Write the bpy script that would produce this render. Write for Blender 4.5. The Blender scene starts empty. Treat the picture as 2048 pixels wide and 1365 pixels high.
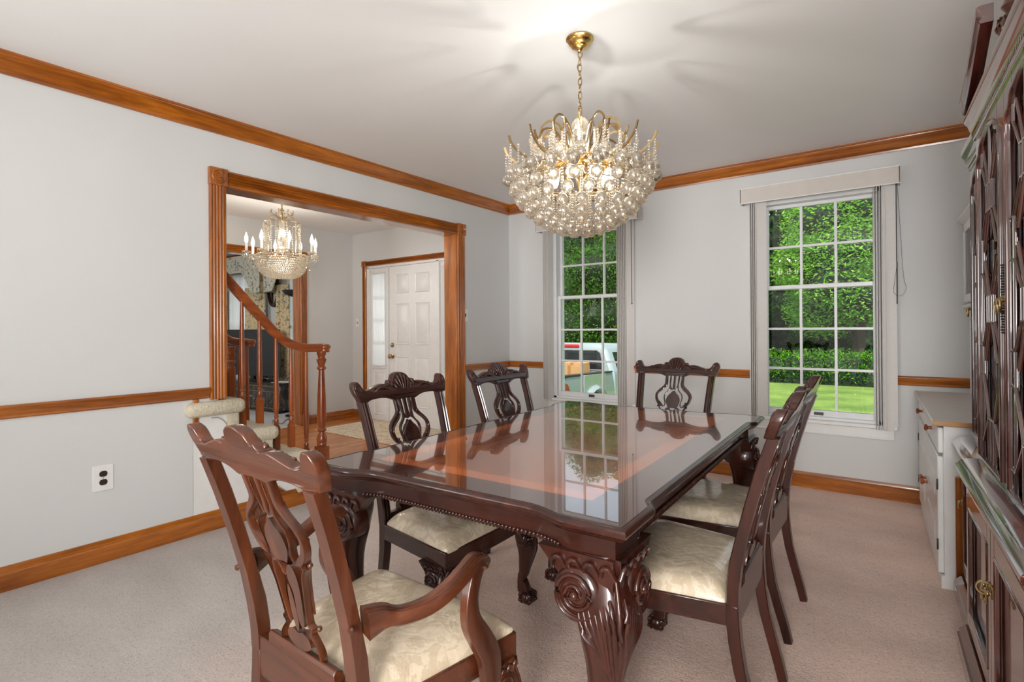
import bpy, bmesh, math, random
from mathutils import Vector, Matrix, Euler
PI=math.pi
sin,cos=math.sin,math.cos
random.seed(7)
COL=bpy.context.scene.collection

# ---------------------------------------------------------------- mesh builder
class MB:
    def __init__(s): s.v=[]; s.f=[]
    def add(s,vs,fs):
        o=len(s.v); s.v.extend([tuple(p) for p in vs]); s.f.extend([tuple(i+o for i in f) for f in fs])
    def merge(s,mb,M=None):
        vs=mb.v if M is None else [tuple(M@Vector(p)) for p in mb.v]
        s.add(vs,mb.f)
    def box(s,x0,x1,y0,y1,z0,z1,M=None):
        if x0>x1:x0,x1=x1,x0
        if y0>y1:y0,y1=y1,y0
        if z0>z1:z0,z1=z1,z0
        vs=[(x0,y0,z0),(x1,y0,z0),(x1,y1,z0),(x0,y1,z0),(x0,y0,z1),(x1,y0,z1),(x1,y1,z1),(x0,y1,z1)]
        if M: vs=[M@Vector(p) for p in vs]
        s.add(vs,[(0,3,2,1),(4,5,6,7),(0,1,5,4),(1,2,6,5),(2,3,7,6),(3,0,4,7)])
    def sweep(s,pts,sec,ups=None,scales=None,closed=False,cap=True):
        """sweep a 2D section (list of (a,b)) along pts; b axis follows up"""
        n=len(pts); m=len(sec); P=[Vector(p) for p in pts]; vs=[]
        for i in range(n):
            if closed: t=P[(i+1)%n]-P[i-1]
            else: t=P[min(i+1,n-1)]-P[max(i-1,0)]
            t.normalize()
            up=Vector(ups[i]) if isinstance(ups,list) else Vector(ups or (0,0,1))
            a=t.cross(up)
            if a.length<1e-5: a=t.cross(Vector((1,0,0)))
            a.normalize(); b=a.cross(t).normalized()
            sc=scales[i] if scales else 1.0
            sx,sy=(sc if isinstance(sc,tuple) else (sc,sc))
            for (u,w) in sec: vs.append(P[i]+a*u*sx+b*w*sy)
        fs=[]
        for i in range(n if closed else n-1):
            j=(i+1)%n
            for k in range(m):
                l=(k+1)%m
                fs.append((i*m+k,i*m+l,j*m+l,j*m+k))
        if cap and not closed:
            fs.append(tuple(range(m-1,-1,-1))); fs.append(tuple((n-1)*m+k for k in range(m)))
        s.add(vs,fs)
    def tube(s,pts,r,seg=8,ups=None,closed=False,flat=1.0):
        rs=r if isinstance(r,(list,tuple)) else [r]*len(pts)
        sec=[(cos(2*PI*k/seg),sin(2*PI*k/seg)*flat) for k in range(seg)]
        s.sweep(pts,sec,ups or (0.013,0.021,1),[q for q in rs],closed)
    def lathe(s,prof,seg=16,c=(0,0,0),axis='z',M=None):
        vs=[];n=len(prof)
        for (r,z) in prof:
            for k in range(seg):
                a=2*PI*k/seg
                if axis=='z': p=(c[0]+r*cos(a),c[1]+r*sin(a),c[2]+z)
                elif axis=='x': p=(c[0]+z,c[1]+r*cos(a),c[2]+r*sin(a))
                else: p=(c[0]+r*cos(a),c[1]+z,c[2]-r*sin(a))
                vs.append(M@Vector(p) if M else p)
        fs=[]
        for i in range(n-1):
            for k in range(seg):
                l=(k+1)%seg
                fs.append((i*seg+k,i*seg+l,(i+1)*seg+l,(i+1)*seg+k))
        if prof[0][0]>1e-6: fs.append(tuple(range(seg-1,-1,-1)))
        if prof[-1][0]>1e-6: fs.append(tuple((n-1)*seg+k for k in range(seg)))
        s.add(vs,fs)
    def sphere(s,c,r,seg=10,rings=6,sc=(1,1,1)):
        prof=[(max(r*sin(PI*i/rings),1e-7),-r*cos(PI*i/rings)) for i in range(rings+1)]
        M=Matrix.Translation(c)@Matrix.Diagonal((sc[0],sc[1],sc[2],1))
        s.lathe(prof,seg,M=M)
    def ico(s,c,r,sub=1,sc=1.0):
        vs,fs=ICO[sub]
        s.add([(c[0]+p[0]*r,c[1]+p[1]*r,c[2]+p[2]*r*sc) for p in vs],fs)
    def prism(s,poly,h0,h1,plane='xy',M=None):
        """extrude 2D polygon between h0,h1. plane 'xy'->z, 'yz'->x, 'xz'->y"""
        def mp(u,v,h):
            p={'xy':(u,v,h),'yz':(h,u,v),'xz':(u,h,v)}[plane]
            return M@Vector(p) if M else p
        n=len(poly)
        vs=[mp(u,v,h0) for u,v in poly]+[mp(u,v,h1) for u,v in poly]
        fs=[tuple(range(n-1,-1,-1)),tuple(range(n,2*n))]+[(i,(i+1)%n,n+(i+1)%n,n+i) for i in range(n)]
        s.add(vs,fs)
    def torus(s,c,R,r,seg=16,tseg=6,M=None,axis='z'):
        pts=[]
        for k in range(seg):
            a=2*PI*k/seg
            p={'z':(R*cos(a),R*sin(a),0),'x':(0,R*cos(a),R*sin(a)),'y':(R*cos(a),0,R*sin(a))}[axis]
            p=Vector(p)
            if M: p=M@p
            pts.append(Vector(c)+p)
        up={'z':(0,0,1),'x':(1,0,0),'y':(0,1,0)}[axis]
        if M: up=tuple(M.to_3x3()@Vector(up))
        s.tube(pts,r,tseg,ups=up,closed=True)
    def mesh(s,name='m',smooth=35,fix=True,mats=None):
        me=bpy.data.meshes.new(name); me.from_pydata(s.v,[],s.f)
        if fix:
            bm=bmesh.new(); bm.from_mesh(me); bmesh.ops.recalc_face_normals(bm,faces=bm.faces); bm.to_mesh(me); bm.free()
        if smooth:
            me.polygons.foreach_set('use_smooth',[True]*len(me.polygons))
            me.set_sharp_from_angle(angle=math.radians(smooth))
        me.update(); return me
def _ico():
    d={}
    for sub in (1,2,3):
        bm=bmesh.new(); bmesh.ops.create_icosphere(bm,subdivisions=sub,radius=1)
        bm.verts.index_update()
        d[sub]=([tuple(v.co) for v in bm.verts],[tuple(v.index for v in f.verts) for f in bm.faces]); bm.free()
    return d
ICO=_ico()

def tag(o,label=None,cat=None,group=None,kind=None):
    if label: o['label']=label
    if cat: o['category']=cat
    if group: o['group']=group
    if kind: o['kind']=kind
    return o
def obj(name,mb,mat,parent=None,smooth=35,bevel=0,bseg=2,fix=True):
    """one mesh object; geometry given in the parent's local space"""
    me=mb.mesh(name,smooth,fix) if isinstance(mb,MB) else mb
    o=bpy.data.objects.new(name,me); COL.objects.link(o)
    if mat: me.materials.clear(); me.materials.append(mat)
    if parent: o.parent=parent
    if bevel:
        m=o.modifiers.new('b','BEVEL'); m.width=bevel; m.segments=bseg; m.limit_method='ANGLE'; m.angle_limit=math.radians(40)
        m.harden_normals=False
    return o
def empty(name,loc=(0,0,0),rz=0,label=None,cat=None,group=None,kind=None):
    o=bpy.data.objects.new(name,None); COL.objects.link(o); o.location=loc; o.rotation_euler=(0,0,rz); o.empty_display_size=.1
    return tag(o,label,cat,group,kind)
def struct(name,mb,mat,parent=None,**k):
    o=obj(name,mb,mat,parent,**k)
    if parent is None: o['kind']='structure'
    return o
def copy_tree(o,parent=None):
    c=o.copy(); COL.objects.link(c)
    if parent: c.parent=parent
    for ch in list(o.children): copy_tree(ch,c)
    return c
def crom(pts,n=6,closed=False):
    """Catmull-Rom through points (any dimension)"""
    P=[tuple(p) for p in pts]; N=len(P); out=[]
    rng=range(N) if closed else range(N-1)
    for i in rng:
        p0=P[(i-1)%N] if closed or i>0 else P[0]; p1=P[i]; p2=P[(i+1)%N]; p3=P[(i+2)%N] if closed or i+2<N else P[-1]
        for k in range(n):
            t=k/n
            out.append(tuple(0.5*((2*b)+(-a+c)*t+(2*a-5*b+4*c-d)*t*t+(-a+3*b-3*c+d)*t**3) for a,b,c,d in zip(p0,p1,p2,p3)))
    if not closed: out.append(P[-1])
    return out
def flat_shape(outline,holes,depth,bev,res=1):
    """extruded flat shape with holes from 2D loops -> mesh in XZ plane (x=u, z=v), thickness along y"""
    cu=bpy.data.curves.new('tmp','CURVE'); cu.dimensions='2D'; cu.fill_mode='BOTH'
    for loop in [outline]+holes:
        sp=cu.splines.new('POLY'); sp.points.add(len(loop)-1)
        for p,(u,v) in zip(sp.points,loop): p.co=(u,v,0,1)
        sp.use_cyclic_u=True
    cu.extrude=max(depth/2-bev,0.0005); cu.bevel_depth=bev; cu.bevel_resolution=res; cu.offset=-bev
    o=bpy.data.objects.new('tmp',cu); COL.objects.link(o)
    dg=bpy.context.evaluated_depsgraph_get()
    me=bpy.data.meshes.new_from_object(o.evaluated_get(dg))
    bpy.data.objects.remove(o); bpy.data.curves.remove(cu)
    for v in me.vertices: x,y,z=v.co; v.co=(x,-z,y)
    mb=MB(); mb.add([tuple(v.co) for v in me.vertices],[tuple(p.vertices) for p in me.polygons])
    bpy.data.meshes.remove(me)
    return mb

# ---------------------------------------------------------------- materials
def srgb(r,g,b):
    f=lambda c:(c/255/12.92 if c/255<=.04045 else ((c/255+.055)/1.055)**2.4)
    return (f(r),f(g),f(b),1)
class NT:
    def __init__(s,name):
        s.m=bpy.data.materials.new(name); s.m.use_nodes=True; s.t=s.m.node_tree; s.t.nodes.clear()
        s.out=s.n('ShaderNodeOutputMaterial')
    def n(s,typ,**k):
        nd=s.t.nodes.new(typ)
        for a,b in k.items():
            if a in nd.inputs.keys() if isinstance(a,str) else False: nd.inputs[a].default_value=b
            else: setattr(nd,a,b)
        return nd
    def l(s,a,b): s.t.links.new(a,b)
    def coords(s,scale=(1,1,1),rot=(0,0,0),kind='Object'):
        tc=s.n('ShaderNodeTexCoord'); mp=s.n('ShaderNodeMapping'); s.l(tc.outputs[kind],mp.inputs[0])
        mp.inputs['Scale'].default_value=scale; mp.inputs['Rotation'].default_value=rot
        return mp.outputs[0]
    def noise(s,vec,scale=5,detail=3,rough=.5,dist=0):
        nd=s.n('ShaderNodeTexNoise'); s.l(vec,nd.inputs['Vector'])
        nd.inputs['Scale'].default_value=scale; nd.inputs['Detail'].default_value=detail; nd.inputs['Roughness'].default_value=rough; nd.inputs['Distortion'].default_value=dist
        return nd.outputs['Fac']
    def ramp(s,fac,stops,interp='LINEAR'):
        nd=s.n('ShaderNodeValToRGB'); nd.color_ramp.interpolation=interp; s.l(fac,nd.inputs[0])
        cr=nd.color_ramp
        while len(cr.elements)<len(stops): cr.elements.new(.5)
        for e,(p,c) in zip(cr.elements,stops): e.position=p; e.color=c if len(c)==4 else (*c,1)
        return nd.outputs[0]
    def math(s,op,a,b=None,c=None):
        nd=s.n('ShaderNodeMath',operation=op)
        for i,x in enumerate((a,b,c)):
            if x is None: continue
            if isinstance(x,(int,float)): nd.inputs[i].default_value=x
            else: s.l(x,nd.inputs[i])
        return nd.outputs[0]
    def mix(s,fac,a,b,typ='MIX'):
        nd=s.n('ShaderNodeMix',data_type='RGBA',blend_type=typ)
        for i,x in ((0,fac),(6,a),(7,b)):
            if isinstance(x,(int,float)): nd.inputs[i].default_value=x
            elif isinstance(x,tuple): nd.inputs[i].default_value=x
            else: s.l(x,nd.inputs[i])
        return nd.outputs[2]
    def bump(s,h,strength=.2,dist=.01):
        nd=s.n('ShaderNodeBump'); s.l(h,nd.inputs['Height']); nd.inputs['Strength'].default_value=strength; nd.inputs['Distance'].default_value=dist
        return nd.outputs[0]
    def bsdf(s,color=None,rough=.5,metal=0,coat=0,coat_rough=.05,spec=.5,bump=None,coat_ior=1.5,trans=0,emit=None,emit_s=0,sheen=0):
        b=s.n('ShaderNodeBsdfPrincipled')
        def setv(nm,x):
            if x is None: return
            if hasattr(x,'is_linked') or isinstance(x,bpy.types.NodeSocket): s.l(x,b.inputs[nm])
            else: b.inputs[nm].default_value=x
        setv('Base Color',color); setv('Roughness',rough); setv('Metallic',metal); setv('Coat Weight',coat); setv('Coat Roughness',coat_rough)
        setv('Coat IOR',coat_ior); setv('Specular IOR Level',spec); setv('Transmission Weight',trans); setv('Sheen Weight',sheen)
        if emit: setv('Emission Color',emit); setv('Emission Strength',emit_s)
        if bump is not None: s.l(bump,b.inputs['Normal'])
        s.l(b.outputs[0],s.out.inputs[0]); return b
def plain(name,col,rough=.5,**k):
    t=NT(name)
    nz=t.noise(t.coords(),18,2); c=t.mix(nz,tuple(x*.94 for x in col[:3])+(1,),tuple(min(1,x*1.06) for x in col[:3])+(1,))
    t.bsdf(c,rough,**k); return t.m
def wood(name,dark,light,axis='x',rough=.3,coat=.5,scale=1.0,knots=.0,coat_rough=.12,spec=.5):
    t=NT(name); ci=1.75 if 'cabinet' in name else 1.5; sc={'x':(1.2,14,14),'y':(14,1.2,14),'z':(14,14,1.2)}[axis]
    v=t.coords(tuple(q*scale for q in sc)); n1=t.noise(v,1.0,5,.6,1.2)
    v2=t.coords(tuple(q*scale*5 for q in sc)); n2=t.noise(v2,1.2,3,.6)
    c=t.ramp(n1,[(.3,dark),(.5,tuple((a+b)/2 for a,b in zip(dark,light))),(.68,light)])
    c=t.mix(t.ramp(n2,[(.35,(.72,.72,.72,1)),(.6,(1,1,1,1))]),(0,0,0,1),c) if False else t.mix(.55,c,t.ramp(n2,[(.35,(.55,.5,.45,1)),(.6,(1,1,1,1))]),'MULTIPLY')
    t.bsdf(c,rough,coat=coat,coat_rough=coat_rough,spec=spec,coat_ior=ci,bump=t.bump(n2,.04,.003)); return t.m
M={}
M['wall']=None
def mk_wall(name,col,bs=.02):
    t=NT(name); v=t.coords(kind='Object'); n=t.noise(v,3,3); n2=t.noise(v,220,2)
    c=t.mix(n,tuple(x*.97 for x in col[:3])+(1,),col); t.bsdf(c,.55,spec=.3,bump=t.bump(n2,bs,.002)); return t.m
M['wall']=mk_wall('wall_paint',(.66,.665,.66,1)); M['ceil']=mk_wall('ceiling_paint',(.88,.88,.87,1))
M['white']=plain('white_gloss_paint',(.80,.80,.79,1),.3)
M['stringer']=plain('white_skirt_paint',(.78,.77,.75,1),.4)
M['vinyl']=plain('white_vinyl',(.78,.79,.80,1),.3)
TD,TL=srgb(122,60,8),srgb(192,112,30)
for a in 'xyz': M['trim_'+a]=wood('stained_pine_'+a,TD,TL,a,.28,.6)
RD,RL=srgb(118,52,18),srgb(172,90,38)
for a in 'xyz': M['rail_'+a]=wood('stair_oak_'+a,RD,RL,a,.3,.5)
MD,ML=srgb(34,13,9),srgb(64,28,18)
for a in 'xyz': M['mah_'+a]=wood('mahogany_'+a,MD,ML,a,.3,.45,coat_rough=.06,spec=.35)
AD,AL=srgb(54,25,12),srgb(98,50,26)
for a in 'xyz': M['arm_'+a]=wood('warm_mahogany_'+a,AD,AL,a,.32,.45,coat_rough=.14)
CD,CL=srgb(52,18,14),srgb(92,40,28)
for a in 'xyz': M['cab_'+a]=wood('cabinet_mahogany_'+a,CD,CL,a,.2,1.0,coat_rough=.05)
def carpet(name,c1,c2,c3=None,sc=1.0,bs=.5):
    t=NT(name); v=t.coords(); f=t.noise(v,120*sc,3,.75,.8); g=t.noise(v,38*sc,2,.6); big=t.noise(v,1.3,3,.6)
    a=t.mix(t.ramp(big,[(.38,(0,0,0,1)),(.62,(1,1,1,1))]),c1,c2)
    if c3:
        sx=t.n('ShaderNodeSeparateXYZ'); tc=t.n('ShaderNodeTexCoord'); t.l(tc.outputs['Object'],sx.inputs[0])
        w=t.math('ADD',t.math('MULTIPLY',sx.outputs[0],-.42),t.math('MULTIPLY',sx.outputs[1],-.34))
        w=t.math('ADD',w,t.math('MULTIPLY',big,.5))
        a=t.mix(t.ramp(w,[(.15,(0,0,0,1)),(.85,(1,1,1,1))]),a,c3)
    d=t.ramp(f,[(.30,(.58,.56,.54,1)),(.48,(1,1,1,1))]); c=t.mix(.8,a,d,'MULTIPLY'); c=t.mix(.5,c,t.ramp(g,[(.3,(.88,.87,.86,1)),(.55,(1.0,1,1,1))]),'MULTIPLY')
    vac=t.noise(t.coords((.9,2.2,1),(0,0,.5)),1.6,2,.5); c=t.mix(.6,c,t.ramp(vac,[(.38,(.80,.79,.78,1)),(.62,(1,1,1,1))]),'MULTIPLY'); h=t.math('ADD',f,t.math('MULTIPLY',g,.6))
    t.bsdf(c,.95,spec=.1,bump=t.bump(h,bs,.012),sheen=.1); return t.m
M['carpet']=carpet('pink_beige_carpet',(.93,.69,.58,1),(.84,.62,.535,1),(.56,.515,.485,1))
M['stair_carpet']=carpet('cream_stair_carpet',srgb(228,219,196),srgb(214,204,180),None,.6,.8)
M['white_carpet']=carpet('pale_carpet',srgb(215,215,215),srgb(205,206,208),None)
def parquet():
    t=NT('parquet_floor'); v=t.coords((1,1,1),(0,0,PI/2)); b=t.n('ShaderNodeTexBrick'); t.l(v,b.inputs[0])
    b.inputs['Color1'].default_value=srgb(228,152,84); b.inputs['Color2'].default_value=srgb(204,126,64); b.inputs['Mortar'].default_value=srgb(150,88,40)
    b.inputs['Scale'].default_value=1; b.inputs['Mortar Size'].default_value=.0015; b.inputs['Brick Width'].default_value=.6; b.inputs['Row Height'].default_value=.07
    n=t.noise(t.coords((3,22,1)),2,4,.6); c=t.mix(.5,b.outputs[0],t.ramp(n,[(.3,(.6,.55,.5,1)),(.7,(1.0,1,1,1))]),'MULTIPLY')
    t.bsdf(c,.25,coat=.4,coat_rough=.15); return t.m
M['parquet']=parquet()
M['brass']=plain('brass',(.83,.56,.22,1),.22,metal=1); M['chrome']=plain('chrome',(.75,.75,.74,1),.15,metal=1)
M['gold']=plain('gold_plate',(.48,.34,.17,1),.25,metal=1)
M['old_brass']=plain('antique_brass',(.45,.33,.16,1),.3,metal=1)
M['black']=plain('black_plastic',(.02,.02,.022,1),.3); M['dark_metal']=plain('dark_metal',(.08,.075,.07,1),.4,metal=.8)
M['candle']=plain('candle_sleeve',(.85,.82,.74,1),.5)
def crystal(name,tint=(1,.97,.92,1),gl=.42,tr=.30,em=.0,dif=.2):
    t=NT(name); g=t.n('ShaderNodeBsdfGlossy'); g.inputs['Color'].default_value=(1,.98,.95,1); g.inputs['Roughness'].default_value=.04
    tp=t.n('ShaderNodeBsdfTransparent'); tp.inputs['Color'].default_value=tint
    rf=t.n('ShaderNodeBsdfGlass'); rf.inputs['Color'].default_value=tint; rf.inputs['IOR'].default_value=1.5; rf.inputs['Roughness'].default_value=.02
    df=t.n('ShaderNodeBsdfTranslucent'); df.inputs['Color'].default_value=(.95,.88,.76,1)
    m1=t.n('ShaderNodeMixShader'); t.l(rf.outputs[0],m1.inputs[1]); t.l(tp.outputs[0],m1.inputs[2]); m1.inputs[0].default_value=tr
    m2=t.n('ShaderNodeMixShader'); lw=t.n('ShaderNodeLayerWeight'); lw.inputs['Blend'].default_value=.45
    f=t.math('MULTIPLY_ADD',lw.outputs['Fresnel'],.7,gl*.35)
    t.l(f,m2.inputs[0]); t.l(m1.outputs[0],m2.inputs[1]); t.l(g.outputs[0],m2.inputs[2])
    m3=t.n('ShaderNodeMixShader'); m3.inputs[0].default_value=dif; t.l(m2.outputs[0],m3.inputs[1]); t.l(df.outputs[0],m3.inputs[2])
    t.l(m3.outputs[0],t.out.inputs[0]); return t.m
M['crystal']=crystal('crystal',gl=.55,tr=.36,dif=.17); M['bead']=crystal('crystal_bead',gl=.5,tr=.25,dif=.35)
def glow(name,col,s):
    t=NT(name); e=t.n('ShaderNodeEmission'); e.inputs[0].default_value=col; e.inputs[1].default_value=s; t.l(e.outputs[0],t.out.inputs[0]); return t.m
M['bulb']=glow('lit_bulb',(1,.90,.74,1),12)
def pane(name,tint=(.96,.98,.97,1)):
    t=NT(name); g=t.n('ShaderNodeBsdfGlossy'); g.inputs['Roughness'].default_value=.01
    tp=t.n('ShaderNodeBsdfTransparent'); tp.inputs['Color'].default_value=tint
    fr=t.n('ShaderNodeFresnel'); fr.inputs[0].default_value=1.45
    m=t.n('ShaderNodeMixShader'); t.l(fr.outputs[0],m.inputs[0]); t.l(tp.outputs[0],m.inputs[1]); t.l(g.outputs[0],m.inputs[2]); t.l(m.outputs[0],t.out.inputs[0]); return t.m
M['pane']=pane('window_glass')
def silk(name,c1,c2,rough=.12):
    t=NT(name); v=t.coords(); n=t.noise(v,16,3,.55,1.6); p=t.ramp(n,[(.47,(0,0,0,1)),(.52,(1,1,1,1))])
    w=t.noise(t.coords((1,1,.6)),7,3,.6,2.5)
    fine=t.noise(v,260,1)
    c=t.mix(p,c1,c2); c=t.mix(.12,c,t.ramp(fine,[(.3,(.5,.5,.5,1)),(.7,(1,1,1,1))]),'MULTIPLY')
    t.bsdf(c,.55,coat=1.0,coat_rough=rough,bump=t.bump(w,.35,.012)); return t.m
M['seat']=silk('plastic_covered_damask',srgb(212,196,172),srgb(196,178,152))
def floral(name,base,a,b,sc=9):
    t=NT(name); v=t.coords(); n=t.noise(v,sc,4,.6,2); c=t.mix(t.ramp(n,[(.56,(0,0,0,1)),(.60,(1,1,1,1))]),base,a)
    n2=t.noise(t.coords((1.3,1.3,1.1)),sc*1.3,4,.6,1.5); c=t.mix(t.ramp(n2,[(.60,(0,0,0,1)),(.64,(1,1,1,1))]),c,b); t.bsdf(c,.85); return t.m
M['drape']=floral('floral_drape',srgb(226,208,165),srgb(120,128,130),srgb(168,105,70))
M['valance']=floral('floral_valance',srgb(205,203,185),srgb(110,122,128),srgb(150,140,120),11)
def sheer():
    t=NT('sheer_curtain'); tr=t.n('ShaderNodeBsdfTranslucent'); tr.inputs[0].default_value=(.95,.95,.95,1); d=t.n('ShaderNodeBsdfDiffuse'); d.inputs[0].default_value=(.9,.9,.9,1)
    n=t.noise(t.coords((60,60,.5)),1,1); m=t.n('ShaderNodeMixShader'); t.l(n,m.inputs[0]); t.l(tr.outputs[0],m.inputs[1]); t.l(d.outputs[0],m.inputs[2]); t.l(m.outputs[0],t.out.inputs[0]); return t.m
M['sheer']=sheer()
# ================================================================= ROOM SHELL
XL,YB,ZC,XR,YF=-3.288,4.405,2.44,.86,-1.7
TH=math.radians(2.06)   # the right wall and the cabinets on it stand 2 degrees off square
XF,YD=-5.95,4.46          # foyer far wall, front-door wall
XW=-10.2                  # living room far side
def B(*a):
    m=MB(); m.box(*a); return m
def boxes(*bs):
    m=MB()
    for b in bs: m.box(*b)
    return m
struct('floor',B(XL-.13,XR+.1,YF-.1,YB+.1,-.12,0),M['carpet'])
struct('foyer_floor',B(XF-.02,XL-.13,-1.7,YD+.1,-.12,0),M['parquet'])
struct('living_room_floor',B(XW,XF-.02,-1.7,YD+.1,-.12,0.004),M['white_carpet'])
struct('ceiling',B(XL-.14,XR+.1,YF-.1,YB+.1,ZC,ZC+.1),M['ceil'])
struct('foyer_ceiling',B(XF-.1,XL-.14,-1.7,YD+.1,ZC,ZC+.1),M['ceil'])
struct('living_room_ceiling',B(XW,XF-.1,-1.7,YD+.1,ZC,ZC+.1),M['ceil'])
T=.14
# left wall with the cased opening (the stair end pokes through below it)
struct('wall_left',boxes((XL-T,XL,YF,1.36,0,ZC),(XL-T,XL,1.36,1.50,.76,ZC),(XL-T,XL,1.50,3.62,2.09,ZC),(XL-T,XL,3.62,YB,0,ZC)),M['wall'])
W1=(-2.755,-1.965); W2=(-.90,-.112); WZ=(.50,2.13); TB=.19
struct('wall_back',boxes((XL-T,W1[0],YB,YB+TB,0,ZC),(W1[1],W2[0],YB,YB+TB,0,ZC),(W2[1],XR+.1,YB,YB+TB,0,ZC),
   *[(a,b,YB,YB+TB,0,WZ[0]) for a,b in (W1,W2)],*[(a,b,YB,YB+TB,WZ[1],ZC) for a,b in (W1,W2)]),M['wall'])
wr=MB(); wr.box(.72,.82,YF-.1,YB+.1,0,ZC,Matrix.Rotation(TH,4,'Z')); struct('wall_right',wr,M['wall'])
struct('wall_front',B(XL-T,XR+.1,YF-.1,YF,0,ZC),M['wall'])
# foyer walls
DX=(-5.66,-3.95)   # front door unit opening
struct('foyer_wall',boxes((XF-.14,DX[0],YD,YD+.14,0,ZC),(DX[1],XL-T,YD,YD+.14,0,ZC),(DX[0],DX[1],YD,YD+.14,2.02,ZC)),M['wall'])
struct('foyer_wall',boxes((XF-T,XF,3.70,YD,0,ZC),(XF-T,XF,1.3,3.70,2.06,ZC),(XF-T,XF,YF,1.3,0,ZC)),M['wall'])
struct('foyer_wall',B(XW,XL-T,YF-.1,YF,0,ZC),M['wall'])
LW=((-9.35,-8.10),(-7.55,-6.55))
struct('living_room_wall',boxes((XW,LW[0][0],YD,YD+.14,0,ZC),(LW[0][1],LW[1][0],YD,YD+.14,0,ZC),(LW[1][1],XF-T,YD,YD+.14,0,ZC),
   *[(a,b,YD,YD+.14,0,.35) for a,b in LW],*[(a,b,YD,YD+.14,2.1,ZC) for a,b in LW]),M['wall'])
struct('living_room_wall',B(XW-.1,XW,YF,YD,0,ZC),M['wall'])

def run(name,sec,p0,p1,up,mat):
    """straight molding: section (a=out from the wall, b=up) swept from p0 to p1"""
    m=MB(); m.sweep([p0,p1],sec,ups=up); return struct(name,m,mat,smooth=30)
# sections: 'a' positive must point into the room
CROWN=[(0,-.092),(.010,-.092),(.012,-.080),(.020,-.074),(.026,-.060),(.040,-.034),(.050,-.020),(.052,-.012),(.060,-.010),(.060,0),(0,0)]
RAIL=[(0,0),(.010,0),(.014,.006),(.011,.013),(.013,.020),(.020,.030),(.026,.044),(.026,.054),(.020,.063),(0,.063)]
BASE=[(0,0),(.016,0),(.016,.078),(.013,.082),(.014,.090),(.010,.103),(.006,.112),(0,.112)]
neg=lambda s:[(-a,b) for a,b in reversed(s)]
# along +Y with the room on +X side: t x up = +X  (a positive = +X)
run('trim_1',CROWN,(XL,YF,ZC),(XL,YB,ZC),(0,0,1),M['trim_y'])
run('trim_2',CROWN,(XL,YB,ZC),(.56,YB,ZC),(0,0,1),M['trim_x'])
run('trim_3',CROWN,(.72*cos(TH)-YB*sin(TH),YB,ZC),(.72*cos(TH)-YF*sin(TH),YF,ZC),(0,0,1),M['trim_y'])
run('trim_4',RAIL,(XL,YF,.779),(XL,1.447,.779),(0,0,1),M['trim_y'])
run('trim_5',RAIL,(XL,3.697,.779),(XL,YB,.779),(0,0,1),M['trim_y'])
run('trim_6',RAIL,(XL,YB,.779),(-2.84,YB,.779),(0,0,1),M['trim_x'])
run('trim_7',RAIL,(-1.92,YB,.779),(-.965,YB,.779),(0,0,1),M['trim_x'])
run('trim_8',RAIL,(-.06,YB,.779),(.56,YB,.779),(0,0,1),M['trim_x'])
run('baseboard_left',BASE,(XL,YF,0),(XL,2.22,0),(0,0,1),M['trim_y'])
run('baseboard_left',BASE,(XL,3.697,0),(XL,YB,0),(0,0,1),M['trim_y'])
run('baseboard_back',BASE,(XL,YB,0),(.085,YB,0),(0,0,1),M['trim_x'])
run('foyer_baseboard',BASE,(XF,3.77,0),(XF,YD,0),(0,0,1),M['trim_y'])
run('foyer_baseboard',BASE,(XF,YD,0),(-5.72,YD,0),(0,0,1),M['trim_x'])
run('trim_9',CROWN,(XW,YD,ZC),(XF-T,YD,ZC),(0,0,1),M['rail_x'])
run('trim_10',CROWN,(XF-T,YD,ZC),(XF-T,YF,ZC),(0,0,1),M['rail_y'])
# strip edging the wall below the chair rail, and the raking strip along the stair
struct('trim_11',B(XL,XL+.018,1.358,1.384,.55,.779),M['trim_z'],bevel=.004)
mb=MB(); mb.sweep([(XL+.006,1.371,.562),(XL+.006,1.915,.108)],[(-.012,-.011),(.012,-.011),(.012,.004),(.006,.013),(-.006,.013),(-.012,.004)],ups=(1,0,0))
struct('trim_12',mb,M['trim_y'])

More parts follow.
